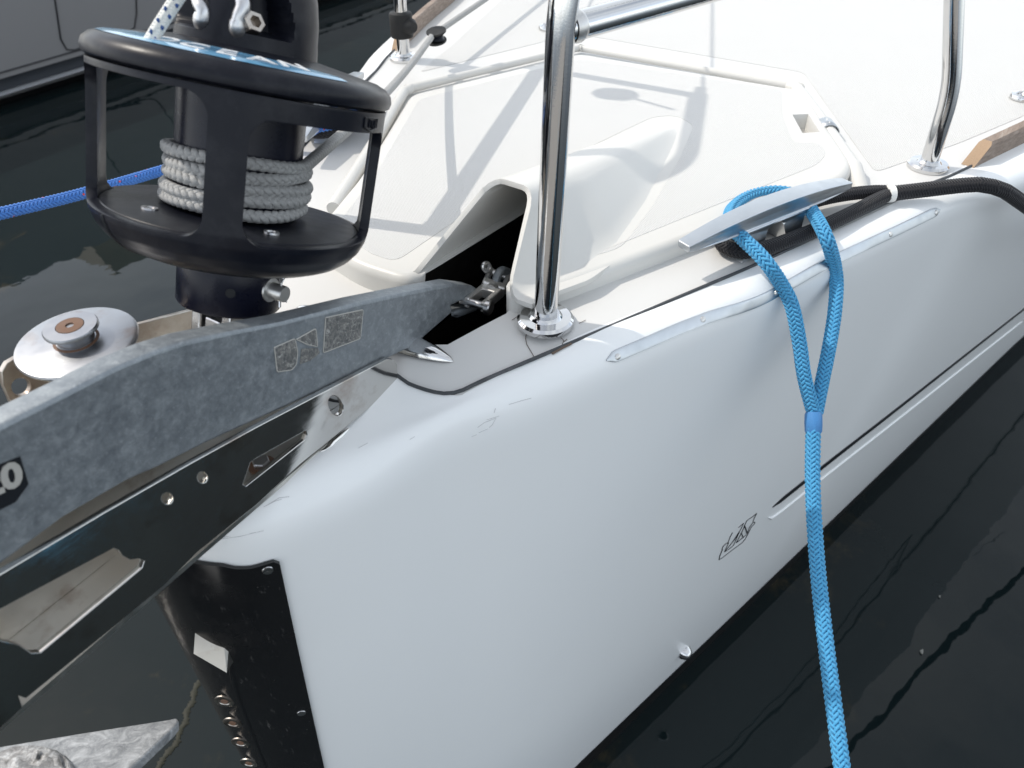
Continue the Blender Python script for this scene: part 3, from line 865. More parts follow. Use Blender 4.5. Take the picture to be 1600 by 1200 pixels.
# ------------------------------------------------------------------ mooring cleat
def make_cleat(A, B, name='mooring_cleat'):
    """horn ends A and B (tops), on the deck"""
    A, B = np.array(A, float), np.array(B, float)
    L = np.linalg.norm((B-A)[:2]); H = A[2]
    c = (A+B)/2; M = frame((c[0], c[1], zd(c[0])), (B[0]-A[0], B[1]-A[1], 0), (0, 0, 1))   # local X along, Y up, Z across
    h = L/2
    out = []
    def seg(p, q, n=8): out.extend([(p[0]+(q[0]-p[0])*t, p[1]+(q[1]-p[1])*t) for t in np.linspace(0, 1, n, endpoint=False)])
    topz = lambda x: H+.013*(1-(x/h)**2)
    xs = np.linspace(h, -h, 33)
    for x in xs: out.append((x, topz(x)))
    und = lambda x: topz(x)-.0095-.013*(1-(abs(x)/h)**2.2)
    for x in np.linspace(-h+.001, -.062, 9): out.append((x, und(x)))
    out += [(-.054, und(.054)-.004), (-.050, .016), (-.054, .006), (-.058, 0)]
    seg((-.058, 0), (-.026, 0), 6)
    out += [(-.026, 0), (-.021, .008), (-.018, .018), (-.014, und(0)-.008), (-.006, und(0)-.003), (.006, und(0)-.003), (.014, und(0)-.008), (.018, .018), (.021, .008), (.026, 0)]
    seg((.026, 0), (.058, 0), 6)
    out += [(.058, 0), (.054, .006), (.050, .016), (.054, und(.054)-.004)]
    for x in np.linspace(.062, h-.001, 9): out.append((x, und(x)))
    me = plate(name, out, [], half=.5, bevel=0)
    # remake with width that follows x and z
    me2 = plate(name, out, [], half=.5, bevel=.02, res=1)
    bm = bmesh.new(); bm.from_mesh(me)
    for v in bm.verts:
        x, y = v.co.x, v.co.y
        hw = .0138-.0040*(abs(x)/h)**2
        if y < .036: hw = .0125+.006*(1-y/.036)**1.5
        v.co.z = hw if v.co.z > 0 else -hw
    bmesh.ops.remove_doubles(bm, verts=bm.verts, dist=1e-6)
    es = [e for e in bm.edges if len(e.link_faces) == 2 and e.calc_face_angle(0) > .9 and min(v.co.y for v in e.verts) > .02]
    bmesh.ops.bevel(bm, geom=es, offset=.0022, segments=3, affect='EDGES', profile=.6)
    bm.to_mesh(me); bm.free(); me.transform(M)
    me.polygons.foreach_set('use_smooth', [True]*len(me.polygons)); me.set_sharp_from_angle(angle=rad(32))
    return me, M
hornA, hornB = at_z(1068, 380, .047), at_z(1324, 281, .047)
cl_me, CLM = make_cleat(hornA, hornB)
link('mooring_cleat', cl_me, M_alu, yacht)
def mirror(p): return np.array([p[0], -p[1], p[2]])
cl2, CLM2 = make_cleat(mirror(hornA), mirror(hornB))
link('mooring_cleat', cl2, M_alu, yacht)

# ------------------------------------------------------------------ bow roller fitting
YC = .112
def yx(pts, y=YC): return [(at_y(u, v, y)[0], at_y(u, v, y)[2]) for u, v in pts]
XZ = lambda y: Matrix(((1, 0, 0, 0), (0, 0, -1, y), (0, 1, 0, 0), (0, 0, 0, 1)))   # local (x,y,z) -> (x, y0 - z, y)
outl = yx([(606, 561), (615, 562), (621, 570), (622, 598), (616, 606), (560, 652), (505, 697), (470, 725), (400, 790), (310, 862), (256, 916), (150, 1003), (41, 1092), (30, 1088), (36, 1106), (0, 1140)])
outl += [(.36, -.04), (.385, .0), (.38, .05), (.33, .078)]
outl += yx([(0, 898), (165, 800), (298, 724), (400, 668), (500, 616)])
holes = [yx([(525+11.5*math.cos(a)-3*math.sin(a), 634-16*math.sin(a)) for a in np.linspace(0, 2*PI, 20, endpoint=False)]),
         yx([(262+9*math.cos(a), 779-9*math.sin(a)) for a in np.linspace(0, 2*PI, 14, endpoint=False)]),
         yx([(317+8*math.cos(a), 746-9*math.sin(a)) for a in np.linspace(0, 2*PI, 14, endpoint=False)]),
         yx([(478, 673), (480, 680), (476, 688), (385, 760), (380, 757), (392, 723), (400, 717)]),
         yx([(178, 857), (186, 860), (192, 869), (204, 875), (218, 873), (226, 877), (222, 888), (64, 1020), (50, 1021), (30, 1008), (0, 1001), (-60, 1010), (-90, 1000), (-60, 985)])]
cheek = link('cheek_plate', plate('cheek_plate', outl, holes, half=.0028, bevel=.0007, M=XZ(YC-.003)), M_fitting, yacht)
YS = -.085
so_ = yx([(318, 478), (215, 505), (120, 532), (50, 551), (22, 558), (8, 566), (0, 580), (2, 600), (22, 645)], YS)
so_ += [(.055, -.045), (-.20, -.045), (-.20, .0)]
hole = yx([(30+15*math.cos(a), 603-14*math.sin(a)) for a in np.linspace(0, 2*PI, 20, endpoint=False)], YS)
link('cheek_plate', plate('cheek_plate', so_, [hole], half=.0028, bevel=.0007, M=XZ(YS)), M_dull, yacht)
fl = MB(); fl.add(*box((-.195, YS+.003, -.043), (.05, YC-.006, -.038))); fl.add(*box((.05, .045, -.043), (.34, YC-.006, -.038)))
link('roller_bed', fl.mesh('roller_bed', smooth=False), M_inner, yacht)
inn = [(-.205, -.038), (.33, -.038), (.36, .0), (.345, .06), (.10, .09), (.0, .10), (-.12, .08), (-.2, .0)]  # inner plate, lengthened and raised to block sun through the cheek slots
link('cheek_plate', plate('cheek_plate', inn, [circle((.2, .0), .02)], half=.0025, bevel=.0006, M=XZ(.045)), M_inner, yacht)
rl = link('bow_roller', mesh('bow_roller', *lathe([(.012, -.028), (.040, -.028), (.034, -.014), (.030, 0), (.034, .014), (.040, .028), (.012, .028)], frame((.225, .080, .015), (1, 0, 0), (0, 0, 1)), 32)), M_rubber, yacht)
# hex bolt seen through the triangular slot
bp = at_y(397, 734, .060); Mz = Matrix.Translation((bp[0], .075, -.038))
bt = link('bolt', mesh('bolt', *lathe([(.0085, 0), (.0085, .007), (.0075, .008), (0, .008)], Mz, 6), sharp=20), M_disc, yacht)
link('washer', mesh('washer', *lathe([(.0125, 0), (.0125, .002), (.008, .002)], Mz, 24)), M_rust, bt)
# pads under the cheek at the deck
for (u, v), (u2, v2) in (((500, 705), (545, 670)),):
    pa, pb = at_deck(u, v, .001), at_deck(u2, v2, .001)
    link('sealant_bead', mesh('sealant_bead', *tube([hull_snap(pa+(pb-pa)*t, .001) for t in np.linspace(0, 1, 8)], [.001, .0025, .0034, .0036, .0036, .0034, .0025, .001], 8, True, .7)), M_fitting, yacht)
# side roller disc
dc = at_z(120, 532, .098)
ax = Vector((.02, .02, 1)).normalized(); Mz = frame(dc, Vector((1, 0, -.02)), ax.cross(Vector((1, 0, -.02))))
dr = .5*np.linalg.norm(at_z(24, 545, .098)-at_z(217, 522, .098))
disc = link('roller_disc', mesh('roller_disc', *lathe([(.012, -.012), (dr-.006, -.010), (dr-.001, -.0045), (dr, -.002), (dr-.0008, .0), (dr*.93, .0008), (.018, .0012), (.015, .002), (.015, .010)], Mz, 64)), M_rdisc, yacht)
kn = dr*.445
knob = link('roller_cap', mesh('roller_cap', *lathe([(kn*.55, .008), (kn*.75, .009), (kn, .0125), (kn, .0145), (kn*.96, .0158), (kn*.52, .0160), (kn*.50, .0152)], Mz, 48)), M_rdisc, disc)
link('hex_screw', mesh('hex_screw', *lathe([(kn*.50, .0150), (kn*.49, .0163), (kn*.16, .0165), (kn*.13, .0125), (0, .0125)], Mz, 24)), M_rust, disc)
link('rust_ring', mesh('rust_ring', *lathe([(kn*.86, .0011), (kn*.72, .0018), (kn*.5, .0026)], Mz, 40)), M_rust, disc)
link('roller_spindle', mesh('roller_spindle', *lathe([(.014, -.135), (.014, -.012)], Mz, 20)), M_dull, disc)

# ------------------------------------------------------------------ stem plate
def sec_at_z(z):
    pts = []
    for i in range(0, 60):
        e = DS[i][0]; z0 = zd(e[0])-zdrop(e[0]); t = (z-z0)/(ZB-z0)
        pts.append(side_pt(i, max(0, t)))
    return np.array(pts)
def arc_to(z, s):
    Q = sec_at_z(z); L = np.r_[0, np.cumsum(np.linalg.norm(np.diff(Q[:, :2], axis=0), axis=1))]
    return np.array([np.interp(s, L, Q[:, 0]), np.interp(s, L, Q[:, 1]), z])
def arc_of(p):
    Q = sec_at_z(p[2]); L = np.r_[0, np.cumsum(np.linalg.norm(np.diff(Q[:, :2], axis=0), axis=1))]
    k = int(np.argmin(np.linalg.norm(Q[:, :2]-p[:2], axis=1))); return L[k]
pe = [on_hull(u, v)[0] for u, v in [(432, 880), (450, 960), (470, 1050), (488, 1130), (502, 1195)]]
pe = [(p[2], arc_of(p)) for p in pe if p is not None]
zs = np.array([p[0] for p in pe]); ss = np.array([p[1] for p in pe])
kf = np.polyfit(zs, ss, 1)
ztop0 = zs.max()
top_px = [on_hull(u, v)[0] for u, v in [(345, 878), (370, 883), (395, 882), (415, 876), (428, 872)]]
tops = sorted([(arc_of(p), p[2]) for p in top_px if p is not None])
sw = kf[0]*ztop0+kf[1]
def ztop(sarc): return np.interp(sarc, [0]+[t[0] for t in tops], [tops[0][1]+.012]+[t[1] for t in tops])
v, f = [], []
na, nz = 28, 40
for a in range(-na, na+1):
    for k in range(nz+1):
        fa = abs(a)/na
        z_hi = ztop(fa*sw)-(.006 if abs(a) == na else 0); z = z_hi+(-1.05-z_hi)*k/nz
        p = arc_to(z, fa*(kf[0]*z+kf[1]))
        q = arc_to(z, fa*(kf[0]*z+kf[1])+.004)-p; nn = np.array([q[1], -q[0], 0]); nn = np.array([abs(nn[0]), abs(nn[1]), 0]); nn /= max(1e-9, np.linalg.norm(nn))
        p = p+nn*.003
        v.append((p[0], p[1] if a >= 0 else -p[1], p[2]))
m = nz+1
for i in range(2*na):
    for k in range(nz): f.append((i*m+k, i*m+k+1, (i+1)*m+k+1, (i+1)*m+k))
stem = link('stem_plate', mesh('stem_plate', v, f, sharp=40), M_plate, yacht)
so = stem.modifiers.new('t', 'SOLIDIFY'); so.thickness, so.offset = .0035, 0
stem.modifiers.new('e', 'EDGE_SPLIT').split_angle = rad(40)
BVS = BVHTree.FromPolygons([Vector(p) for p in v], f)
def on_stem(u, vv, off=.0):
    d = Vector(ray(u, vv)).normalized(); loc, nor, _, _ = BVS.ray_cast(Vector(CAM), d)
    if loc is None: return None, None
    if nor.dot(d) > 0: nor = -nor
    return np.array(loc+nor*off), nor
for u, vv, r in [(353, 1090, .0115), (366, 1124, .0115), (378, 1155, .0115), (391, 1187, .0115), (418, 889, .0055), (471, 1112, .0055)]:
    p, q = on_stem(u, vv, .0015)
    if p is None: continue
    q = (Vector(q)+Vector((0, .35, 0))*(r > .01)).normalized(); p = p+np.array(q)*.003*(r > .01); Mz = frame(p, q.cross(Vector((0, 0, 1))), (0, 0, 1)); Mz = Mz if (Mz.to_3x3() @ Vector((0, 0, 1))).dot(q) > 0 else Mz @ Matrix.Rotation(PI, 4, 'X')
    if r > .01:
        b = link('bolt', mesh('bolt', *lathe([(r, -.001), (r, .0006), (r*.86, .0012), (r*.60, .0010), (r*.55, .0002), (0, .0002)], Mz, 28)), M_dull, stem)
        link('bolt_socket', mesh('bolt_socket', *lathe([(r*.42, .0002), (r*.36, .0012), (r*.2, .0009), (0, .0006)], Mz, 6)), M_rust, b)
    else:
        link('screw', mesh('screw', *lathe([(r, 0), (r*.9, .0012), (r*.4, .0016), (0, .0011)], Mz, 20)), M_disc, stem)
# added tab tilted to imitate a sky reflection, and the pressed ridge below it
tl, n1 = on_stem(306, 986, .001); tr_, n2 = on_stem(351, 1009, .001)
if tl is not None and tr_ is not None:
    nn_ = np.array(n1)+np.array(n2); nn_[2] = 0; nn_ /= np.linalg.norm(nn_)
    dwn = np.array([0, 0, -.021])+nn_*.013; sd_ = (tr_-tl)*.10+np.array([0, 0, -.006])
    f_ = [tl, tr_, tr_+sd_, tr_+sd_+dwn, tl+dwn]
    bk_ = [p-nn_*.014*(1 if k > 2 else .3) for k, p in enumerate(f_)]
    tb = MB(); tb.add(f_+bk_, [(0, 1, 2, 3, 4), (5, 9, 8, 7, 6), (0, 5, 6, 1), (1, 6, 7, 2), (2, 7, 8, 3), (3, 8, 9, 4), (4, 9, 5, 0)])
    link('reflection_tab', tb.mesh('reflection_tab', smooth=False), M_inner, stem)
rg = [on_stem(u, vv, .0)[0] for u, vv in [(362, 1030), (366, 1062), (380, 1105), (397, 1150), (415, 1196)]]
rg = [a for a in rg if a is not None]
if len(rg) > 2:
    D = (rg[-1]-rg[-2]); rg += [rg[-1]+D*2.5]
    link('pressed_ridge', mesh('pressed_ridge', *tube(spline(rg, 30), [.0005]+[.004]*29, 8)), M_plate, stem)

# ------------------------------------------------------------------ anchor
YA = .104
anchor = empty('anchor')
tag(anchor, 'galvanised grey anchor with worn sticker patches lying along the bow roller', 'anchor')
sh = yx([(708, 443), (740, 447), (752, 455), (757, 470), (745, 487), (716, 498), (704, 493)], YA)
low = yx([(650, 540), (550, 588), (440, 640), (330, 690), (250, 730), (200, 752), (100, 810), (0, 885)], YA)
upp = yx([(0, 665), (90, 620), (180, 574), (240, 549), (290, 533), (360, 518), (440, 503), (560, 473), (640, 456)], YA)
px_, pz_ = low[-1]; qx_, qz_ = upp[0]
outl = sh+low+[(.21, .060), (.27, .02), (.32, -.05), (.36, -.12), (.42, -.11), (.36, .02), (.30, .10), (.22, .155)]+upp
slot = yx([(706, 478), (722, 470), (738, 466), (746, 470), (742, 480), (724, 484), (708, 489)], YA)
shank = link('shank', plate('shank', outl, [slot], half=.0105, bevel=.0035, M=XZ(YA-.0105), res=2), M_galv, anchor)
# fluke: its tip shows low at the left, under the roller
tip = at_t(279, 1124, .74); pA = at_t(0, 1166, .69); pB = at_t(196, 1206, .665)
fn = np.cross(pA-tip, pB-tip); fn /= np.linalg.norm(fn)
if fn @ FW > 0: fn = -fn
def on_fluke(u, v, off=0.0):
    d = ray(u, v); return CAM+d*((tip-CAM)@fn)/(d@fn)+fn*off
fo_ = [on_fluke(u, v) for u, v in [(262, 1124), (276, 1121), (280, 1126), (272, 1136), (196, 1208), (120, 1290), (-80, 1420), (-460, 1330), (-420, 1240), (0, 1166), (140, 1143)]]
nf = len(fo_); bt_ = [p-fn*.011 for p in fo_]
fm = MB(); fm.add(fo_+bt_, [tuple(range(nf)), tuple(range(nf, 2*nf))[::-1]]+[(k, nf+k, nf+(k+1) % nf, (k+1) % nf) for k in range(nf)])
fluke = link('fluke', fm.mesh('fluke', smooth=False), M_galvfl, anchor)
bv_ = fluke.modifiers.new('b', 'BEVEL'); bv_.width, bv_.segments = .002, 2
wl_ = [(-20, 1180), (10, 1172), (42, 1165), (75, 1166), (98, 1172), (112, 1186), (122, 1204), (126, 1225), (60, 1240), (-20, 1235)]
rngw = np.random.default_rng(3)
gv, gf = [], []
cw = np.mean([on_fluke(*q) for q in wl_], 0)
for j, k in enumerate(np.linspace(1, 0, 9)):
    for q in wl_:
        p = on_fluke(*q); p = cw+(p-cw)*k
        gv.append(p+fn*(-.001+.008*(1-k**3)+rngw.normal()*.0022*(k < 1)))
nw_ = len(wl_)
for j in range(8):
    for i in range(nw_): gf.append((j*nw_+i, j*nw_+(i+1) % nw_, (j+1)*nw_+(i+1) % nw_, (j+1)*nw_+i))
link('weld_patch', mesh('weld_patch', gv, gf, sharp=0), M_galvworn, anchor)
cr0, cr1 = np.array([.395, YA-.0105, -.105]), on_fluke(-300, 1290, -.004)
link('crown', mesh('crown', *tube([cr0, cr0+(cr1-cr0)*.5+np.array([.02, 0, -.01]), cr1], [.016, .022, .028], 14, True, .6)), M_galv, anchor)
# sticker remains and weight label on the port face
def on_shank(px, off=.0003):
    return [(at_y(u, v, YA+off)[0], at_y(u, v, YA+off)[2]) for u, v in px]
def decal(name, px, mat, off=.0004):
    return link(name, plate(name, on_shank(px), [], half=.0003, bevel=0, M=XZ(YA+off)), mat, shank)
sc8 = lambda pts: [(410+x/8, 470+y/8) for x, y in pts]
decal('sticker_remnant', sc8([(150, 585), (405, 472), (440, 640), (425, 790), (370, 862), (185, 890)]), M_residue)
decal('sticker_remnant', sc8([(425, 482), (668, 345), (690, 575), (560, 545)]), M_residue)
decal('sticker_remnant', sc8([(490, 600), (690, 590), (715, 650), (600, 745), (470, 790)]), M_residue)
decal('sticker_remnant', sc8([(790, 212), (1260, 110), (1225, 470), (760, 650)]), M_residue)
for ring in (sc8([(150, 585), (405, 472), (440, 640), (425, 790), (370, 862), (185, 890)]), sc8([(425, 482), (668, 345), (690, 575), (560, 545)]), sc8([(790, 212), (1260, 110), (1225, 470), (760, 650)])):
    pts_ = [at_y(u, v, YA+.0004) for u, v in ring]; pts_.append(pts_[0])
    link('sticker_edge', mesh('sticker_edge', *tube(rounded(pts_, .002, 3), .0006, 5, True)), M_greyprint, shank)
lab = decal('weight_label', [(-40, 741), (31, 713), (44, 756), (24, 784), (-20, 806), (-40, 812)], M_ink, .0005)
o20 = at_y(3, 752, YA+.001); ex = at_y(35, 738, YA+.001)-at_y(0, 753, YA+.001); ey = at_y(14, 724, YA+.001)-at_y(22, 765, YA+.001)
link('weight_number', text('weight_number', '20', .0250, frame(o20, ex, ey), .0003, .0010, .95), M_greyprint, shank)
# swivel between shank and chain
swv = empty('anchor_swivel')
tag(swv, 'cast stainless swivel joining the anchor shank to the chain in the hump mouth', 'swivel')
def spt(x, y, t=None, yy=.112):      # x,y in the 1400x1200 zoom of the swivel
    return at_y(680+x/10, 390+y/10, yy)
a0 = spt(640, 850, yy=.118); a1 = spt(930, 610, yy=.114)
dA = a1-a0; LA = np.linalg.norm(dA); uA = dA/LA
wA = np.array([0, 1.0, 0])-uA*uA[1]; wA /= np.linalg.norm(wA)          # across the jaw
vA = np.cross(uA, wA); vA = vA if vA[2] > 0 else -vA                    # upwards
def bar(mb, p, q, across, up, w, h):
    c = [(-w, -h), (w, -h), (w, h), (-w, h)]
    mb.add([p+across*x+up*y for x, y in c]+[q+across*x+up*y for x, y in c], [(0, 3, 2, 1), (4, 5, 6, 7), (0, 1, 5, 4), (1, 2, 6, 5), (2, 3, 7, 6), (3, 0, 4, 7)])
jaw = MB()
for sgn in (1, -1): bar(jaw, a0-uA*.004+wA*sgn*.0105, a0+uA*LA*.74+wA*sgn*.0105, wA, vA, .0032, .0066)
bar(jaw, a0+uA*LA*.60, a0+uA*LA*.86, wA, vA, .0137, .0068)
o = link('swivel_jaw', jaw.mesh('swivel_jaw', smooth=False), M_cast, swv); b_ = o.modifiers.new('b', 'BEVEL'); b_.width, b_.segments = .0018, 3
pin = MB(); pin.add(*tube([a0+wA*.016, a0-wA*.020], .0050, 16)); pin.add(*tube([a0+wA*.0135, a0+wA*.0185, a0+wA*.0198], [.0088, .0088, .0075], 24))
link('swivel_pin', pin.mesh('swivel_pin'), M_disc, swv)
b0 = a0+uA*LA*.86; b1 = spt(1000, 385, yy=.104); dB = b1-b0; LB = np.linalg.norm(dB); uB = dB/LB
wB = np.cross(uB, FW); wB /= np.linalg.norm(wB); vB = np.cross(uB, wB)
jb = MB()
bar(jb, b0+uB*LB*.02, b0+uB*LB*.36, wB, vB, .0150, .0080)
for sgn in (1, -1): bar(jb, b0+uB*LB*.30+wB*sgn*.0115, b0+uB*LB*1.08+wB*sgn*.0115, wB, vB, .0034, .0062)
o = link('swivel_jaw', jb.mesh('swivel_jaw', smooth=False), M_cast, swv); b_ = o.modifiers.new('b', 'BEVEL'); b_.width, b_.segments = .0026, 3
link('swivel_barrel', mesh('swivel_barrel', *tube([b0-uA*.004, b0+uB*.004], .0095, 20)), M_cast, swv)
cq = b0+uB*LB*.98
if wB @ UP < 0: wB = -wB
ey_ = spt(800, 270, yy=.098)
pn = MB(); pn.add(*tube([cq-wB*.018, cq+wB*.017], .0046, 14)); pn.add(*tube([cq+wB*.014, (cq+wB*.016+ey_)/2, ey_+(cq-ey_)*.25], [.0056, .0050, .0040], 12))
er_ = (ey_-cq)/np.linalg.norm(ey_-cq); es_ = np.cross(er_, FW); es_ /= np.linalg.norm(es_)
pn.add(*tube([ey_+.0062*math.cos(a)*er_+.0045*math.sin(a)*es_ for a in np.linspace(0, 2*PI, 22)], .0025, 8, False))
link('shackle_pin', pn.mesh('shackle_pin'), M_cast, swv)
eng = MB()
# chain going down into the locker
chain = empty('anchor_chain')
tag(chain, 'galvanised chain links dropping into the dark locker behind the swivel', 'chain')
cp = spt(1080, 480, yy=.112)
for k in range(5):
    c = cp+np.array([-.030, -.004, -.022])*k*1.05
    ax1 = np.array([-.78, 0, -.60]); ax2 = np.array([0, 1.0, 0]) if k % 2 else np.cross(ax1, [0, 1.0, 0])
    pts = [c+ax1*(.011*np.sign(math.cos(a))+.010*math.cos(a))+ax2*.011*math.sin(a) for a in np.linspace(0, 2*PI, 28)]
    link('chain_link', mesh('chain_link', *tube(pts, .0052, 10, False)), M_galv, chain)

# ------------------------------------------------------------------ furling drum
AX = np.array([-.144, 0, .111]); DX = np.array([-.379, 0, .925]); DX /= np.linalg.norm(DX)
E1 = np.array([DX[2], 0, -DX[0]]); E2 = np.array([0, 1.0, 0])
FM = Matrix(((E1[0], E2[0], DX[0], AX[0]), (E1[1], E2[1], DX[1], AX[1]), (E1[2], E2[2], DX[2], AX[2]), (0, 0, 0, 1)))
def fp(r, th, s): return AX+DX*s+r*(math.cos(th)*E1+math.sin(th)*E2)
TC = math.atan2(CAM[1]-AX[1], (CAM-AX)@E1)          # the side of the drum that faces the photographer
drum = empty('furling_drum')
tag(drum, 'black headsail furling drum with caged spool and blue OCEAN label', 'furling drum')
prof = [(.030, .1665), (.112, .1665), (.119, .1672), (.1225, .1695), (.1238, .1740), (.1225, .1795), (.1175, .1842), (.109, .1875), (.060, .1945), (.050, .196)]
link('drum_cap', mesh('drum_cap', *lathe(prof, FM, 96)), M_black, drum)
# cage: marching squares over angle and height so the windows get rounded corners
def cage_r(s):
    pts = [(.017, .062), (.0180, .074), (.0205, .086), (.0250, .0970), (.0315, .1055), (.040, .1125), (.050, .1168), (.060, .1185), (.17, .1200)]
    return float(np.interp(s, [p[0] for p in pts], [p[1] for p in pts]))
SV = np.r_[np.linspace(.017, .06, 26), np.linspace(.0625, .1662, 48)]
NTH = 320
def rrect(dx, dy, hx, hy, r):
    qx, qy = abs(dx)-hx+r, abs(dy)-hy+r
    return math.hypot(max(qx, 0), max(qy, 0))+min(max(qx, qy), 0)-r
P0 = TC-rad(4)
def cage_f(th, s):
    """positive where the cage wall is solid, in metres"""
    g = 1.0
    for k, (hi, wpost) in enumerate([(.1610, .034), (.1500, .034), (.160, .034), (.160, .034)]):
        mid_ = P0-PI/4-PI/2*k if False else P0+PI/2*((0, 1, 2, 3)[k])-PI/4
        d = (th-mid_+PI) % (2*PI)-PI
        hx = (.119*PI/2-wpost)/2 if k not in (0, 1) else (.119*PI/2-(.030 if k == 0 else .028))/2
        lo = .054
        g = min(g, rrect(d*.119, s-(lo+hi)/2, hx, (hi-lo)/2, .018))
    return g
vid, cv, cf = {}, [], []
G = np.array([[cage_f(2*PI*i/NTH, s) for s in SV] for i in range(NTH)])
def cvert(key, i, j, t=None, i2=None, j2=None):
    if key in vid: return vid[key]
    if t is None: th, s = 2*PI*i/NTH, SV[j]
    else: th = 2*PI*(i+(i2-i)*t)/NTH; s = SV[j]+(SV[j2]-SV[j])*t
    cv.append(fp(cage_r(s), th, s)); vid[key] = len(cv)-1
    return vid[key]
for i in range(NTH):
    for j in range(len(SV)-1):
        c = [(i, j), (i+1, j), (i+1, j+1), (i, j+1)]
        val = [G[a % NTH][b] for a, b in c]
        if all(x <= 0 for x in val): continue
        poly = []
        for k in range(4):
            (a, b), (a2, b2) = c[k], c[(k+1) % 4]; v1, v2 = val[k], val[(k+1) % 4]
            if v1 > 0: poly.append(cvert((a % NTH, b), a, b))
            if (v1 > 0) != (v2 > 0):
                k1, k2 = (a % NTH, b), (a2 % NTH, b2)
                if k1 < k2: poly.append(cvert((k1, k2), a, b, v1/(v1-v2), a2, b2))
                else: poly.append(cvert((k2, k1), a, b, v1/(v1-v2), a2, b2))
        if len(poly) > 2: cf.append(tuple(poly))
cage = link('drum_cage', mesh('drum_cage', cv, cf, sharp=60), M_black, drum)
so = cage.modifiers.new('t', 'SOLIDIFY'); so.thickness, so.offset = .0085, -1
bvm = cage.modifiers.new('b', 'BEVEL'); bvm.width, bvm.segments, bvm.limit_method, bvm.angle_limit = .0012, 2, 'ANGLE', rad(50)
# split line of the two cage halves and the moulded maker's badge
spl = MB(); ths = P0-rad(52)
spl.add(*tube([fp(cage_r(s)+.0002, ths+k*.0, s) for k, s in enumerate(np.linspace(.019, .053, 14))], .0013, 6))
link('cage_joint', spl.mesh('cage_joint'), M_ink, drum)
bd = MB(); thb = TC+rad(56)
def badge(pts, r=.0007):
    bd.add(*tube([fp(.1205, thb+x/.119, .1575+y) for x, y in pts], r, 5))
badge([(-.011, .0045), (.011, .0045), (.011, -.003), (0, -.0058), (-.011, -.003), (-.011, .0045)])
badge([(-.003, -.003), (-.003, .003), (.001, -.003), (.001, .003)]); badge([(.004, .003), (.004, -.003), (.008, -.003), (.008, .003)])
link('moulded_badge', bd.mesh('moulded_badge'), M_black, drum)
# spool and flanges
link('spool', mesh('spool', *lathe([(.053, .060), (.0535, .066), (.0535, .168)], FM, 64)), M_navy, drum)
fl_ = link('spool_flange', mesh('spool_flange', *lathe([(.054, .0585), (.108, .0560), (.1095, .0545), (.1095, .0505), (.10, .048), (.04, .040)], FM, 96)), M_black, drum)
for dth in (-58, 22):
    c = fp(.078, TC+rad(dth), .0575); Mz = frame(c, E1, E2)
    link('screw', mesh('screw', *lathe([(.0068, -.001), (.0066, .0012), (.004, .0012), (.0036, .0003), (0, .0003)], Mz, 20)), M_disc, fl_)
link('lower_barrel', mesh('lower_barrel', *lathe([(.038, -.030), (.0445, -.0300), (.0465, -.027), (.0465, .012), (.044, .02)], FM, 72)), M_navy, drum)
c = fp(.0467, TC+rad(1), -.006)
er = (c-(AX+DX*-.006)); er /= np.linalg.norm(er)
Mz = frame(c, DX, np.cross(er, DX))
link('grub_hole', mesh('grub_hole', *lathe([(.0042, 0), (.0042, .0004), (0, .0004)], Mz, 18)), M_ink, drum)
thp = TC+rad(50); c = fp(.045, thp, -.004); er = fp(1, thp, 0)-fp(0, thp, 0); er /= np.linalg.norm(er)
Mz = frame(c, DX, np.cross(er, DX))
if (Mz.to_3x3() @ Vector((0, 0, 1))).dot(Vector(er)) < 0: Mz = Mz @ Matrix.Rotation(PI, 4, 'X')
pin = link('clevis_pin', mesh('clevis_pin', *lathe([(.0115, .0), (.0112, .0018), (.0076, .0022), (.0076, .016), (.0072, .0168), (0, .0168)], Mz, 32)), M_cast, drum)
cp_ = MB(); g = lambda x, y, z: np.array(Mz @ Vector((x, y, z)))
cp_.add(*tube(spline([g(.006, 0, .0115), g(.011, .0015, .012), g(.0155, .003, .012), g(.0165, 0, .012), g(.014, -.002, .012), g(.009, 0, .0115)], 24), .0011, 6))
cp_.add(*tube([g(-.005, 0, .0115), g(-.013, .001, .013)], .0012, 6)); cp_.add(*tube([g(-.005, 0, .0115), g(-.009, -.008, .013)], .0012, 6))
link('split_pin', cp_.mesh('split_pin'), M_chrome, pin)
# toggle below
tg = MB()
Mt = frame(AX+DX*-.055, np.cross(E2, DX)*1.0, DX)      # X = E1 like, Y up the axis
for z0, z1 in ((-.026, -.014), (.014, .026)):
    tg.add(*box((-.020, -.036, z0), (.020, .030, z1), Mt))
tg.add(*box((-.018, -.060, -.010), (.018, .012, .010), Mt))
to = link('toggle', tg.mesh('toggle', smooth=False), M_disc, drum)
bvm = to.modifiers.new('b', 'BEVEL'); bvm.width, bvm.segments = .002, 2
tp = MB(); zc = -.014
tp.add(*tube([Mt @ Vector((0, zc, z)) for z in (-.034, -.03, .03, .034)], [.0085, .0095, .0095, .0085], 24))
link('toggle_pin', tp.mesh('toggle_pin'), M_chrome, drum)
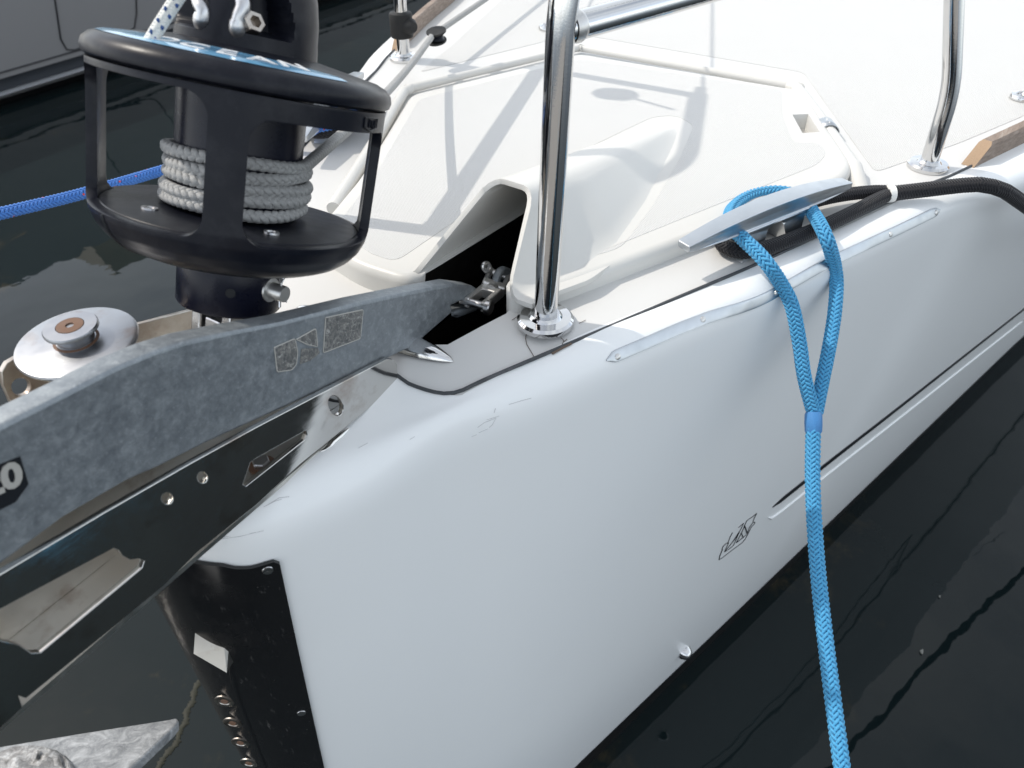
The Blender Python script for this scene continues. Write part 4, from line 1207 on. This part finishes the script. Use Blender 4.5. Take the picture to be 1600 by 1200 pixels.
# upper body with two pockets, then the foil
sv = np.linspace(.190, .330, 64); NT2 = 168
def neck_r(s): return float(np.interp(s, [.190, .2, .222, .24, .262, .29, .33], [.0575, .0570, .0562, .0535, .047, .040, .034]))
def pocket_d(dth, s):
    ang = math.degrees((dth+PI) % (2*PI)-PI)
    x = ang*.001
    a = rrect(x-.0145, s-(.2065+.30)/2, .0235-.35*max(0, s-.215), (.30-.2065)/2, .007)
    b = rrect(x+.066, s-(.2025+.30)/2, .0345, (.30-.2025)/2, .009)
    d = min(a, b)
    return .030*(1-sstep(-.0030, 0, d)) if d < 0 else 0.0
v, f = [], []
for s in sv:
    for k in range(NT2):
        th = 2*PI*k/NT2; dth = th-TC
        r = neck_r(s)-max(pocket_d(dth, s), pocket_d(dth-PI, s))
        v.append(fp(r, th, s))
for i in range(len(sv)-1):
    for k in range(NT2): f.append((i*NT2+k, i*NT2+(k+1) % NT2, (i+1)*NT2+(k+1) % NT2, (i+1)*NT2+k))
link('drum_neck', mesh('drum_neck', v, f, sharp=38), M_black, drum)
link('headsail_foil', mesh('headsail_foil', *tube([AX+DX*.30, AX+DX*1.0, AX+DX*2.6], .017, 20, True, .65)), M_navy, drum)
for pts, nm in (([(318, 46, .051), (317, 34, .053), (318, 18, .056), (312, 4, .055), (309, -20, .052), (309, -60, .050)], 0), ([(374, 58, .051), (372, 46, .053), (374, 28, .056), (380, 10, .056), (377, -12, .053), (376, -60, .050)], 1)):
    P = []
    for u, vv, rr in pts:
        # meet the pixel ray with a cylinder about the drum axis
        d = ray(u, vv); o = CAM-AX; dd = d-DX*(d@DX); oo = o-DX*(o@DX)
        A_, B_, C_ = dd@dd, 2*dd@oo, oo@oo-rr*rr
        disc_ = max(0, B_*B_-4*A_*C_); t = (-B_-math.sqrt(disc_))/(2*A_); P.append(CAM+d*t)
    P = spline(P, 30)
    rr = np.interp(np.linspace(0, 1, 30), [0, .03, .10, .2, .24, 1], [.0035, .0065, .0075, .0072, .0058, .0058])
    shk = link('bow_shackle', mesh('bow_shackle', *tube(P, rr, 16)), M_disc, drum)
    if nm:
        q = P[4]; rr_ = RT*.0115+UP*.003
        c = q+rr_; ax_ = (CAM-c)/np.linalg.norm(CAM-c)*.8+RT*.5-UP*.1; ax_ /= np.linalg.norm(ax_)
        Mz = frame(c, np.cross(ax_, UP), UP); Mz = Mz if (Mz.to_3x3() @ Vector((0, 0, 1))).dot(Vector(ax_)) > 0 else Mz @ Matrix.Rotation(PI, 4, 'X')
        link('hex_nut', mesh('hex_nut', *lathe([(.0085, -.008), (.0085, .003), (.0078, .0042), (.0048, .0042), (.0043, .001), (.0040, -.003), (0, -.003)], Mz, 6), sharp=25), M_dull, shk)
# crescent label with the word on the cap's slope
def cap_z(r): return float(np.interp(r, [.050, .060, .109, .117, .1222], [.196, .1945, .1875, .184, .178]))
v, f = [], []
t0, t1, n = TC-rad(78), TC+rad(42), 60
for i in range(n+1):
    t = i/n; th = t0+(t1-t0)*t
    wdt = math.sin(PI*min(1, max(0, t)))**.5
    ro = .1130; ri = .1130-.031*wdt
    for k in range(7):
        r = ri+(ro-ri)*k/6; v.append(fp(r, th, cap_z(r)+.0006))
for i in range(n):
    for k in range(6): f.append((i*7+k, i*7+k+1, (i+1)*7+k+1, (i+1)*7+k))
lab = link('cap_label', mesh('cap_label', v, f), M_label, drum)
for ch, dth in zip('OCEAN', (-36, -22, -8, 6, 20)):
    th = TC+rad(dth); r = .0975
    me = text('label_letter', ch, .027, None, .00015, .0006)
    for q in me.vertices:
        x, y, z = q.co
        rr = r-y; tt = th+x*1.05/r
        q.co = fp(rr, tt, cap_z(rr)+.0010+z)
    link('label_letter', me, M_whiteprint, lab)
for txt, dth, r in (('MARINE', -56, .103), ('SYSTEMS', 33, .100)):
    pass
# rope turns and the furling line
fl_line = None
blk = at_z(676, 55, .060)
bl = np.array([(blk-AX)@E1, (blk-AX)@E2, (blk-AX)@DX])
RS = .0535+.0044
dist = math.hypot(bl[0], bl[1]); be = math.atan2(bl[1], bl[0])
the = be-math.acos(RS/dist)
while the < TC: the += 2*PI
while the > TC+2*PI: the -= 2*PI
turns = 4.62
pts = []
for k in range(int(turns*60)+1):
    t = k/60; th = the-2*PI*(turns-t)
    s = .0630+.0100*t+.0012*math.sin(t*9)
    pts.append(fp(RS+.0011*math.sin(t*5.3)+.0007*math.sin(t*17), th, s+.0006*math.sin(t*23)))
ex_ = pts[-1]
for t in np.linspace(.02, 1, 60): pts.append(ex_+(blk-ex_)*t-np.array([0, 0, .012])*math.sin(PI*t))
aft_end = at_z(745, 8, .06); D = aft_end-blk
for t in np.linspace(.03, 3.2, 60): pts.append(blk+D*t)
fline = link('furling_line', braid(pts, .0049, 4, .028, .0031, .0010, 6, 3, True, .60), M_grey)
tag(fline, 'grey braided furling line wound on the black spool and led aft', 'rope')
# lashing cord with blue flecks, from the cap up out of the frame
d0 = at_t(234, 66, 0.0+float(((fp(.100, TC-rad(34), cap_z(.100))-CAM)@FW)))
up_ = [d0, at_t(252, 36, ((d0-CAM)@FW)-.004), at_t(281, -8, ((d0-CAM)@FW)-.012), at_t(330, -80, ((d0-CAM)@FW)-.03)]
cord = link('lashing_cord', braid(spline(up_, 60), .0046, 8, .022, .0016, .0005, 5, 2, True, .7), M_wht)
tag(cord, 'white cord with blue flecks rising from the drum cap', 'rope')
Q = spline(up_, 60); fk = MB()
for k in range(3, 58, 7):
    for dd, ofs in ((0, -.35), (2, .45)):
        p = Q[min(59, k+dd)]; vd = (CAM-p)/np.linalg.norm(CAM-p); sdv = np.cross(vd, Q[k]-Q[k-1]); sdv /= np.linalg.norm(sdv)
        n_ = vd*math.cos(ofs*1.2)+sdv*math.sin(ofs*1.2)
        tt = (Q[k]-Q[k-1])/np.linalg.norm(Q[k]-Q[k-1])
        fk.add(*tube([p+n_*.0047-tt*.0013-sdv*.0010, p+n_*.0050, p+n_*.0047+tt*.0013+sdv*.0010], [.0006, .0014, .0006], 6))
link('blue_fleck', fk.mesh('blue_fleck'), M_fleck, cord)['kind'] = 'stuff'

# block and clamp on the starboard pulpit leg
sl = np.array([fb[0], -fb[1], 0])
block = empty('lead_block')
tag(block, 'black lead block clamped low on the starboard pulpit leg', 'block')
cz = .066
link('clamp', mesh('clamp', *lathe([(.0150, -.024), (.0215, -.022), (.0225, -.018), (.0225, .018), (.0215, .022), (.0150, .024)], Matrix.Translation((sl[0]+.002, sl[1]+.002, cz)), 32)), M_rubber, block)
nz_ = blk-(sl+np.array([0, 0, cz])); nz_[2] = 0; nz_ /= np.linalg.norm(nz_)
c0 = sl+np.array([0, 0, cz])
link('clamp_nose', mesh('clamp_nose', *tube([c0+nz_*.012, c0+nz_*.028, c0+nz_*.036], [.017, .015, .009], 20)), M_rubber, block)
for dz in (-.0085, .0085):
    Mz = Matrix.Translation(blk+nz_*.010+np.array([0, 0, dz])) @ Matrix.Rotation(rad(12), 4, 'Y')
    link('block_cheek', mesh('block_cheek', *lathe([(0, -.0016), (.019, -.0016), (.0195, 0), (.019, .0016), (0, .0016)], Mz, 28)), M_rubber, block)
link('sheave', mesh('sheave', *lathe([(.016, -.006), (.012, 0), (.016, .006)], Matrix.Translation(blk+nz_*.010), 24)), M_black, block)
# small navigation lamp on the starboard top rail
lm = empty('navigation_lamp'); tag(lm, 'small round navigation lamp on a bracket at the starboard top rail', 'lamp')
lp = np.array([-.865, -.455, .57]); rail_p = np.array([-.845, -.352, .585])
link('lamp_body', mesh('lamp_body', *lathe([(0, -.018), (.026, -.018), (.030, -.012), (.030, .012), (.026, .018), (0, .018)], Matrix.Translation(lp), 28)), M_rubber, lm)
link('bracket', mesh('bracket', *tube([lp+np.array([0, .02, 0]), rail_p], .004, 8)), M_chrome, lm)

# ------------------------------------------------------------------ mooring ropes
def rope_path(specs):
    out = []
    for s in specs:
        if s[2] == 'z': out.append(at_z(s[0], s[1], s[3]))
        elif s[2] == 't': out.append(at_t(s[0], s[1], s[3]))
        elif s[2] == 'h': out.append(on_hull(s[0], s[1], s[3])[0])
        elif s[2] == 'l': out.append(at_t(s[0], s[1], s[4]+(whip_t-s[4])*s[3]))   # between an edge depth and the whipping
    return out
whip_t = .945
RB = .0082
lower = [(1271, 650, 't', whip_t), (1270, 760, 't', .93), (1277, 880, 't', .91), (1291, 1010, 't', .875), (1313, 1180, 't', .83), (1333, 1330, 't', .80), (1352, 1480, 't', .77), (1372, 1640, 't', .74), (1394, 1800, 't', .71)]
tL = float((on_hull(1222, 446, .009)[0]-CAM) @ FW); tR = float((on_hull(1306, 428, .009)[0]-CAM) @ FW)
loop = [(1272, 648, 't', whip_t+.004), (1257, 590, 'l', .72, tL), (1249, 535, 'l', .45, tL), (1238, 480, 'l', .18, tL), (1222, 446, 'l', 0, tL), (1202, 416, 'z', .018), (1182, 393, 'z', .028), (1160, 372, 'z', .032), (1141, 349, 'z', .028), (1146, 325, 'z', .022), (1175, 306, 'z', .021), (1215, 300, 'z', .022), (1250, 309, 'z', .022), (1272, 336, 'z', .030), (1292, 374, 'z', .026), (1306, 428, 'l', 0, tR), (1305, 480, 'l', .25, tR), (1297, 535, 'l', .52, tR), (1285, 595, 'l', .78, tR), (1275, 645, 't', whip_t+.004)]
bl_up = braid(spline(rope_path(loop), 300), RB, 8, .046, None, None, 5, 3)
brope = empty('blue_mooring_line')
tag(brope, 'light blue braided mooring line with its spliced eye on the port cleat', 'rope')
link('eye_splice', bl_up, M_blue, brope)
tail = rope_path(lower)+[np.array(q) for q in [(.02, 1.05, -.56), (.40, 1.60, -.70), (1.0, 2.2, -.765), (1.45, 2.4, -.765)]]
link('standing_part', braid(spline(tail, 320), RB*1.02, 8, .048, None, None, 5, 3), M_blue, brope)
wc = rope_path(lower[:1])[0]; wd = rope_path([(1271, 672, 't', whip_t-.002)])[0]
wdv = wd-wc
link('whipping', mesh('whipping', *tube([wc-wdv*.25, wc-wdv*.1, wc+wdv*.5, wc+wdv*1.1, wc+wdv*1.2], [.0090, .0103, .0106, .0101, .0088], 24)), M_bluetape, brope)
RK = .0088
bk = [(1398, 300, 'z', .014), (1360, 300, 'z', .015), (1310, 306, 'z', .016), (1262, 318, 'z', .016), (1200, 345, 'z', .014), (1150, 362, 'z', .013), (1128, 372, 'z', .0125), (1133, 386, 'z', .0125), (1165, 393, 'z', .0125), (1210, 383, 'z', .0125), (1270, 360, 'z', .0125), (1325, 335, 'z', .0125), (1372, 311, 'z', .013), (1398, 301, 'z', .014)]
krope = empty('black_mooring_line')
tag(krope, 'black braided mooring line looped under the port cleat and led aft', 'rope')
link('eye_splice', braid(spline(rope_path(bk), 200), RK, 8, .030, None, .0006, 5, 2), M_rblack, krope)
bs = [(1388, 303, 'z', .014), (1440, 297, 'z', .016), (1490, 291, 'z', .018), (1530, 288, 'z', .02)]
bs3 = rope_path(bs)+[at_z(1565, 296, .012), at_z(1590, 312, -.01), at_z(1625, 338, -.05), at_z(1680, 385, -.12), np.array([-1.9, 1.05, -.36]), np.array([-2.8, 1.45, -.62]), np.array([-4.2, 2.0, -.80]), np.array([-5.4, 2.5, -.80])]
link('standing_part', braid(spline(bs3, 240), RK*1.15, 8, .032, None, .0006, 5, 2), M_rblack, krope)
wa = rope_path(bs[:1])[0]; wb_ = rope_path([(1397, 302, 'z', .0145)])[0]; wdv = wb_-wa
link('whipping', mesh('whipping', *tube([wa-wdv*.3, wa-wdv*.2, wa+wdv*.8, wa+wdv*.9], [.0095, .0118, .0118, .0095], 24)), M_whtape, krope)
# starboard side ropes
c2 = np.array(CLM2 @ Vector((0, .02, 0)))
sx = np.array(CLM2 @ Vector((1, 0, 0)))-np.array(CLM2 @ Vector((0, 0, 0)))
sz = np.array([-sx[1], sx[0], 0])
def coil(r1, r2, z0, turns, c=c2, dz=.017):
    return [c+sx*r1*math.cos(2*PI*t)+sz*r2*math.sin(2*PI*t)+np.array([0, 0, z0-.02+dz*t-zd(c[0])*0]) for t in np.linspace(0, turns, int(50*turns))]
k2 = coil(.070, .040, .016, 2.2)

r2 = link('starboard_black_line', braid(k2, .0115, 8, .034, None, .0006, 5, 1), M_rblack)
tag(r2, 'black mooring line coiled on the starboard cleat behind the furling drum', 'rope')
e1 = at_t(130, 302, 1.13); e0 = at_t(-30, 341, 1.02); e2 = at_t(300, 253, 1.25)
sc_ = coil(.088, .052, .030, 1.6)
far_rope = [e0+(e0-e1)*3.0, e0, e1, e2, at_z(480, 207, .030)]
b2 = spline([*far_rope, *sc_[::8]], 400)
r3 = link('starboard_blue_line', braid(b2, .0080, 6*0+8, .046, None, None, 5, 1), M_blue2)
tag(r3, 'royal blue mooring line with red flecks running off to the left', 'rope')

# ------------------------------------------------------------------ water and surroundings
WZ = -1.24
wv = [(-400, -400, WZ), (400, -400, WZ), (400, 400, WZ), (-400, 400, WZ)]
wat_o = link('water', mesh('water', wv, [(0, 1, 2, 3)], smooth=False), M_water); wat_o['kind'] = 'structure'
# grey motor yacht on the next berth
my = empty('motor_yacht')
tag(my, 'grey hulled motor yacht moored beyond the furling drum, upper left', 'motor yacht')
M_greyhull = gelcoat('grey_hull_paint', (.24, .24, .245), .2, .2)
M_dkgrey = plastic('dark_grey_stripe', (.028, .033, .040), .35, .05)
M_bright = flat('bright_spray_rail', (.62, .63, .66), .25, .3)
def myhull(x): # half breadth of the near side, bow towards +x
    return -4.70-.00*x-(max(0, x-1.5)**2)*.05
xs = np.linspace(-11, 6.5, 60)
def strip_my(z0, o0, z1, o1, name, mat, thick=.03):
    v, f = [], []
    for x in xs:
        y = myhull(x); v += [(x, y+o0, z0), (x, y+o1, z1), (x, y-3.2+max(0, x-1.5)**2*.09, z1), (x, y-3.2+max(0, x-1.5)**2*.09, z0)]
    for i in range(len(xs)-1):
        for k in range(4): f.append((i*4+k, i*4+(k+1) % 4, (i+1)*4+(k+1) % 4, (i+1)*4+k))
    f.append((0, 1, 2, 3)); f.append(tuple((len(xs)-1)*4+k for k in (3, 2, 1, 0)))
    return link(name, mesh(name, v, f, sharp=20), mat, my)
a1_, a2_ = at_y(0, 116, -4.72)[2], at_y(0, 163, -4.70)[2]
zA = at_y(0, 122, -4.70)[2]; zB_ = at_y(0, 145, -4.70)[2]; zC = at_y(0, 157, -4.70)[2]
strip_my(zA, .02, -.22, .10, 'topsides', M_greyhull)
strip_my(zB_, -.02, zA-.004, -.012, 'dark_band', M_dkgrey)
strip_my(zC, -.015, zB_-.004, .05, 'spray_rail', M_bright)
strip_my(WZ-.3, -.20, zC-.004, -.06, 'bottom', M_boot)
# seam of a side hatch
hx = MB()
hp_ = [at_y(u, v, -4.70) for u, v in [(72, -30), (80, 10), (90, 60), (100, 76), (112, 77), (150, 66), (195, 50), (206, 42), (208, 20), (203, -40)]]
hx.add(*tube([p+np.array([0, .022+(p[2]-zA)/(-.22-zA)*.08, 0]) for p in hp_], .006, 6))
link('hatch_seam', hx.mesh('hatch_seam'), M_ink, my)
lk = MB(); lk.add(*tube([np.array([x, myhull(x)+.024, zA+.035]) for x in xs], .006, 6))
link('knuckle_seam', lk.mesh('knuckle_seam'), M_ink, my)
M_canvas = fabric('beige_canvas', (.22, .19, .13), (.30, .26, .19), .8, 60)
sup = MB(); sup.add([(-9, -5.6, -.22), (-2.55, -5.6, -.22), (-2.9, -5.7, .70), (-8.6, -5.7, .95), (-9, -7.4, -.22), (-2.55, -7.4, -.22), (-2.9, -7.3, .70), (-8.6, -7.3, .95)], [(0, 1, 2, 3), (4, 7, 6, 5), (1, 5, 6, 2), (3, 2, 6, 7), (0, 3, 7, 4), (0, 4, 5, 1)])
link('canvas_cover', sup.mesh('canvas_cover', smooth=False), M_canvas, my)
for x in (-7.6, -6.1, -4.6):
    wq = MB(); wq.add(*box((x-.55, -5.72, .0), (x+.55, -5.56, .45))); link('window', wq.mesh('window', smooth=False), M_ink, my)
dk = MB(); dk.add(*box((-10.8, -7.6, -.235), (3.6, -4.95, -.20))); link('side_deck', dk.mesh('side_deck', smooth=False), M_hull, my)
# trees and a hall on the far bank: they show as reflections in the water
M_leaf = fabric('olive_foliage', (.10, .10, .055), (.16, .15, .085), .6, 3)
M_bark = fabric('bark', (.09, .07, .05), (.14, .11, .08), .6, 8)
def tree(x, y, h, label):
    t = empty('tree'); tag(t, label, 'tree', 'trees on the far bank')
    link('trunk', mesh('trunk', *tube([(x, y, WZ+.4), (x+.2, y, WZ+h*.4), (x, y+.2, WZ+h*.8)], [h*.03, h*.02, h*.008], 10)), M_bark, t)
    rng = np.random.default_rng(int(abs(x*7+y*3)*10))
    n = 2600
    d = rng.normal(size=(n, 3)); d /= np.linalg.norm(d, axis=1, keepdims=True)
    cl = rng.normal(size=(14, 3))*np.array([h*.15, h*.15, h*.17])
    c = cl[rng.integers(0, 14, n)]+d*rng.uniform(.4, 1, (n, 1))*h*.12+np.array([x, y, WZ+h*.62])
    v = []; f = []
    for i in range(n):
        a = rng.normal(size=3); b = rng.normal(size=3); sz_ = h*.022
        v += [c[i]+a*sz_, c[i]+b*sz_, c[i]-a*sz_*.6-b*sz_*.5]; f.append((3*i, 3*i+1, 3*i+2))
    link('crown', mesh('crown', v, f, smooth=False), M_leaf, t)
bank = MB(); bank.add(*box((-60, -60, WZ-.5), (40, -19, WZ+.5))); bo = link('far_bank', bank.mesh('far_bank', smooth=False), M_dkgrey); bo['kind'] = 'structure'
for x, y, h, lb in [(-26.0, -30, 9.5, 'tall olive tree leaning over the bank'), (-32.5, -32, 11.5, 'tallest broad tree on the far bank'), (-39.5, -31, 9, 'rounded tree at the bank end')]: tree(x, y, h, lb)
# pontoon the photographer stands on
pon = empty('pontoon'); tag(pon, 'grey planked pontoon ahead of the bow', 'pontoon')
M_plank = fabric('grey_planks', (.22, .20, .18), (.32, .30, .27), .6, 40)
fr = MB(); fr.add(*box((.95, -3.5, WZ-.2), (3.2, 4.5, WZ+.42))); link('float', fr.mesh('float', smooth=False), M_dkgrey, pon)
pl_ = mesh('plank', *box((.93, -.068, WZ+.424), (3.22, .068, WZ+.455)), smooth=False)
for k in range(54):
    o = link('plank', pl_, M_plank if k == 0 else None, pon); o.location.y = -3.4+k*.145
M_streak = fabric('olive_streak', (.010, .011, .004), (.016, .017, .006), .6, 90)  # olive ribbon drawn in place of a reflection on the water
wk = [(313, 1062), (304, 1078), (301, 1096), (292, 1110), (290, 1128), (281, 1140), (276, 1160), (262, 1176), (252, 1190), (240, 1215)]
wr = MB(); wr.add(*tube(spline([at_z(u, v, WZ+.001) for u, v in wk], 60), [.0035+.0075*abs(math.sin(k*1.7))*(.2+.8*abs(math.sin(k*.53))) for k in range(60)], 8, True, .25))
wo = link('water_reflection', wr.mesh('water_reflection'), M_streak); tag(wo, 'ragged olive ribbon drawn as a reflection on the water beside the black stem plate', 'reflection streak')
# bits of leaf on the water
M_leafbit = flat('dry_leaf', (.20, .20, .18), .7)
for u, v, r, lb in [(1440, 1018, .007, 'largest pale leaf scrap on dark water right of blue rope'), (1468, 932, .004, 'thin leaf scrap on dark water above the largest scrap')]:
    p = at_z(u, v, WZ+.003)
    o = link('floating_leaf', mesh('floating_leaf', [p+np.array([r*math.cos(a)*(1+.5*math.sin(3*a)), r*.6*math.sin(a), .001*math.cos(2*a)]) for a in np.linspace(0, 2*PI, 9, endpoint=False)], [tuple(range(9))], smooth=False), M_leafbit)
    tag(o, lb, 'leaf', 'leaf scraps on the water')
for o in scn.objects:
    if 'base' in o: del o['base']
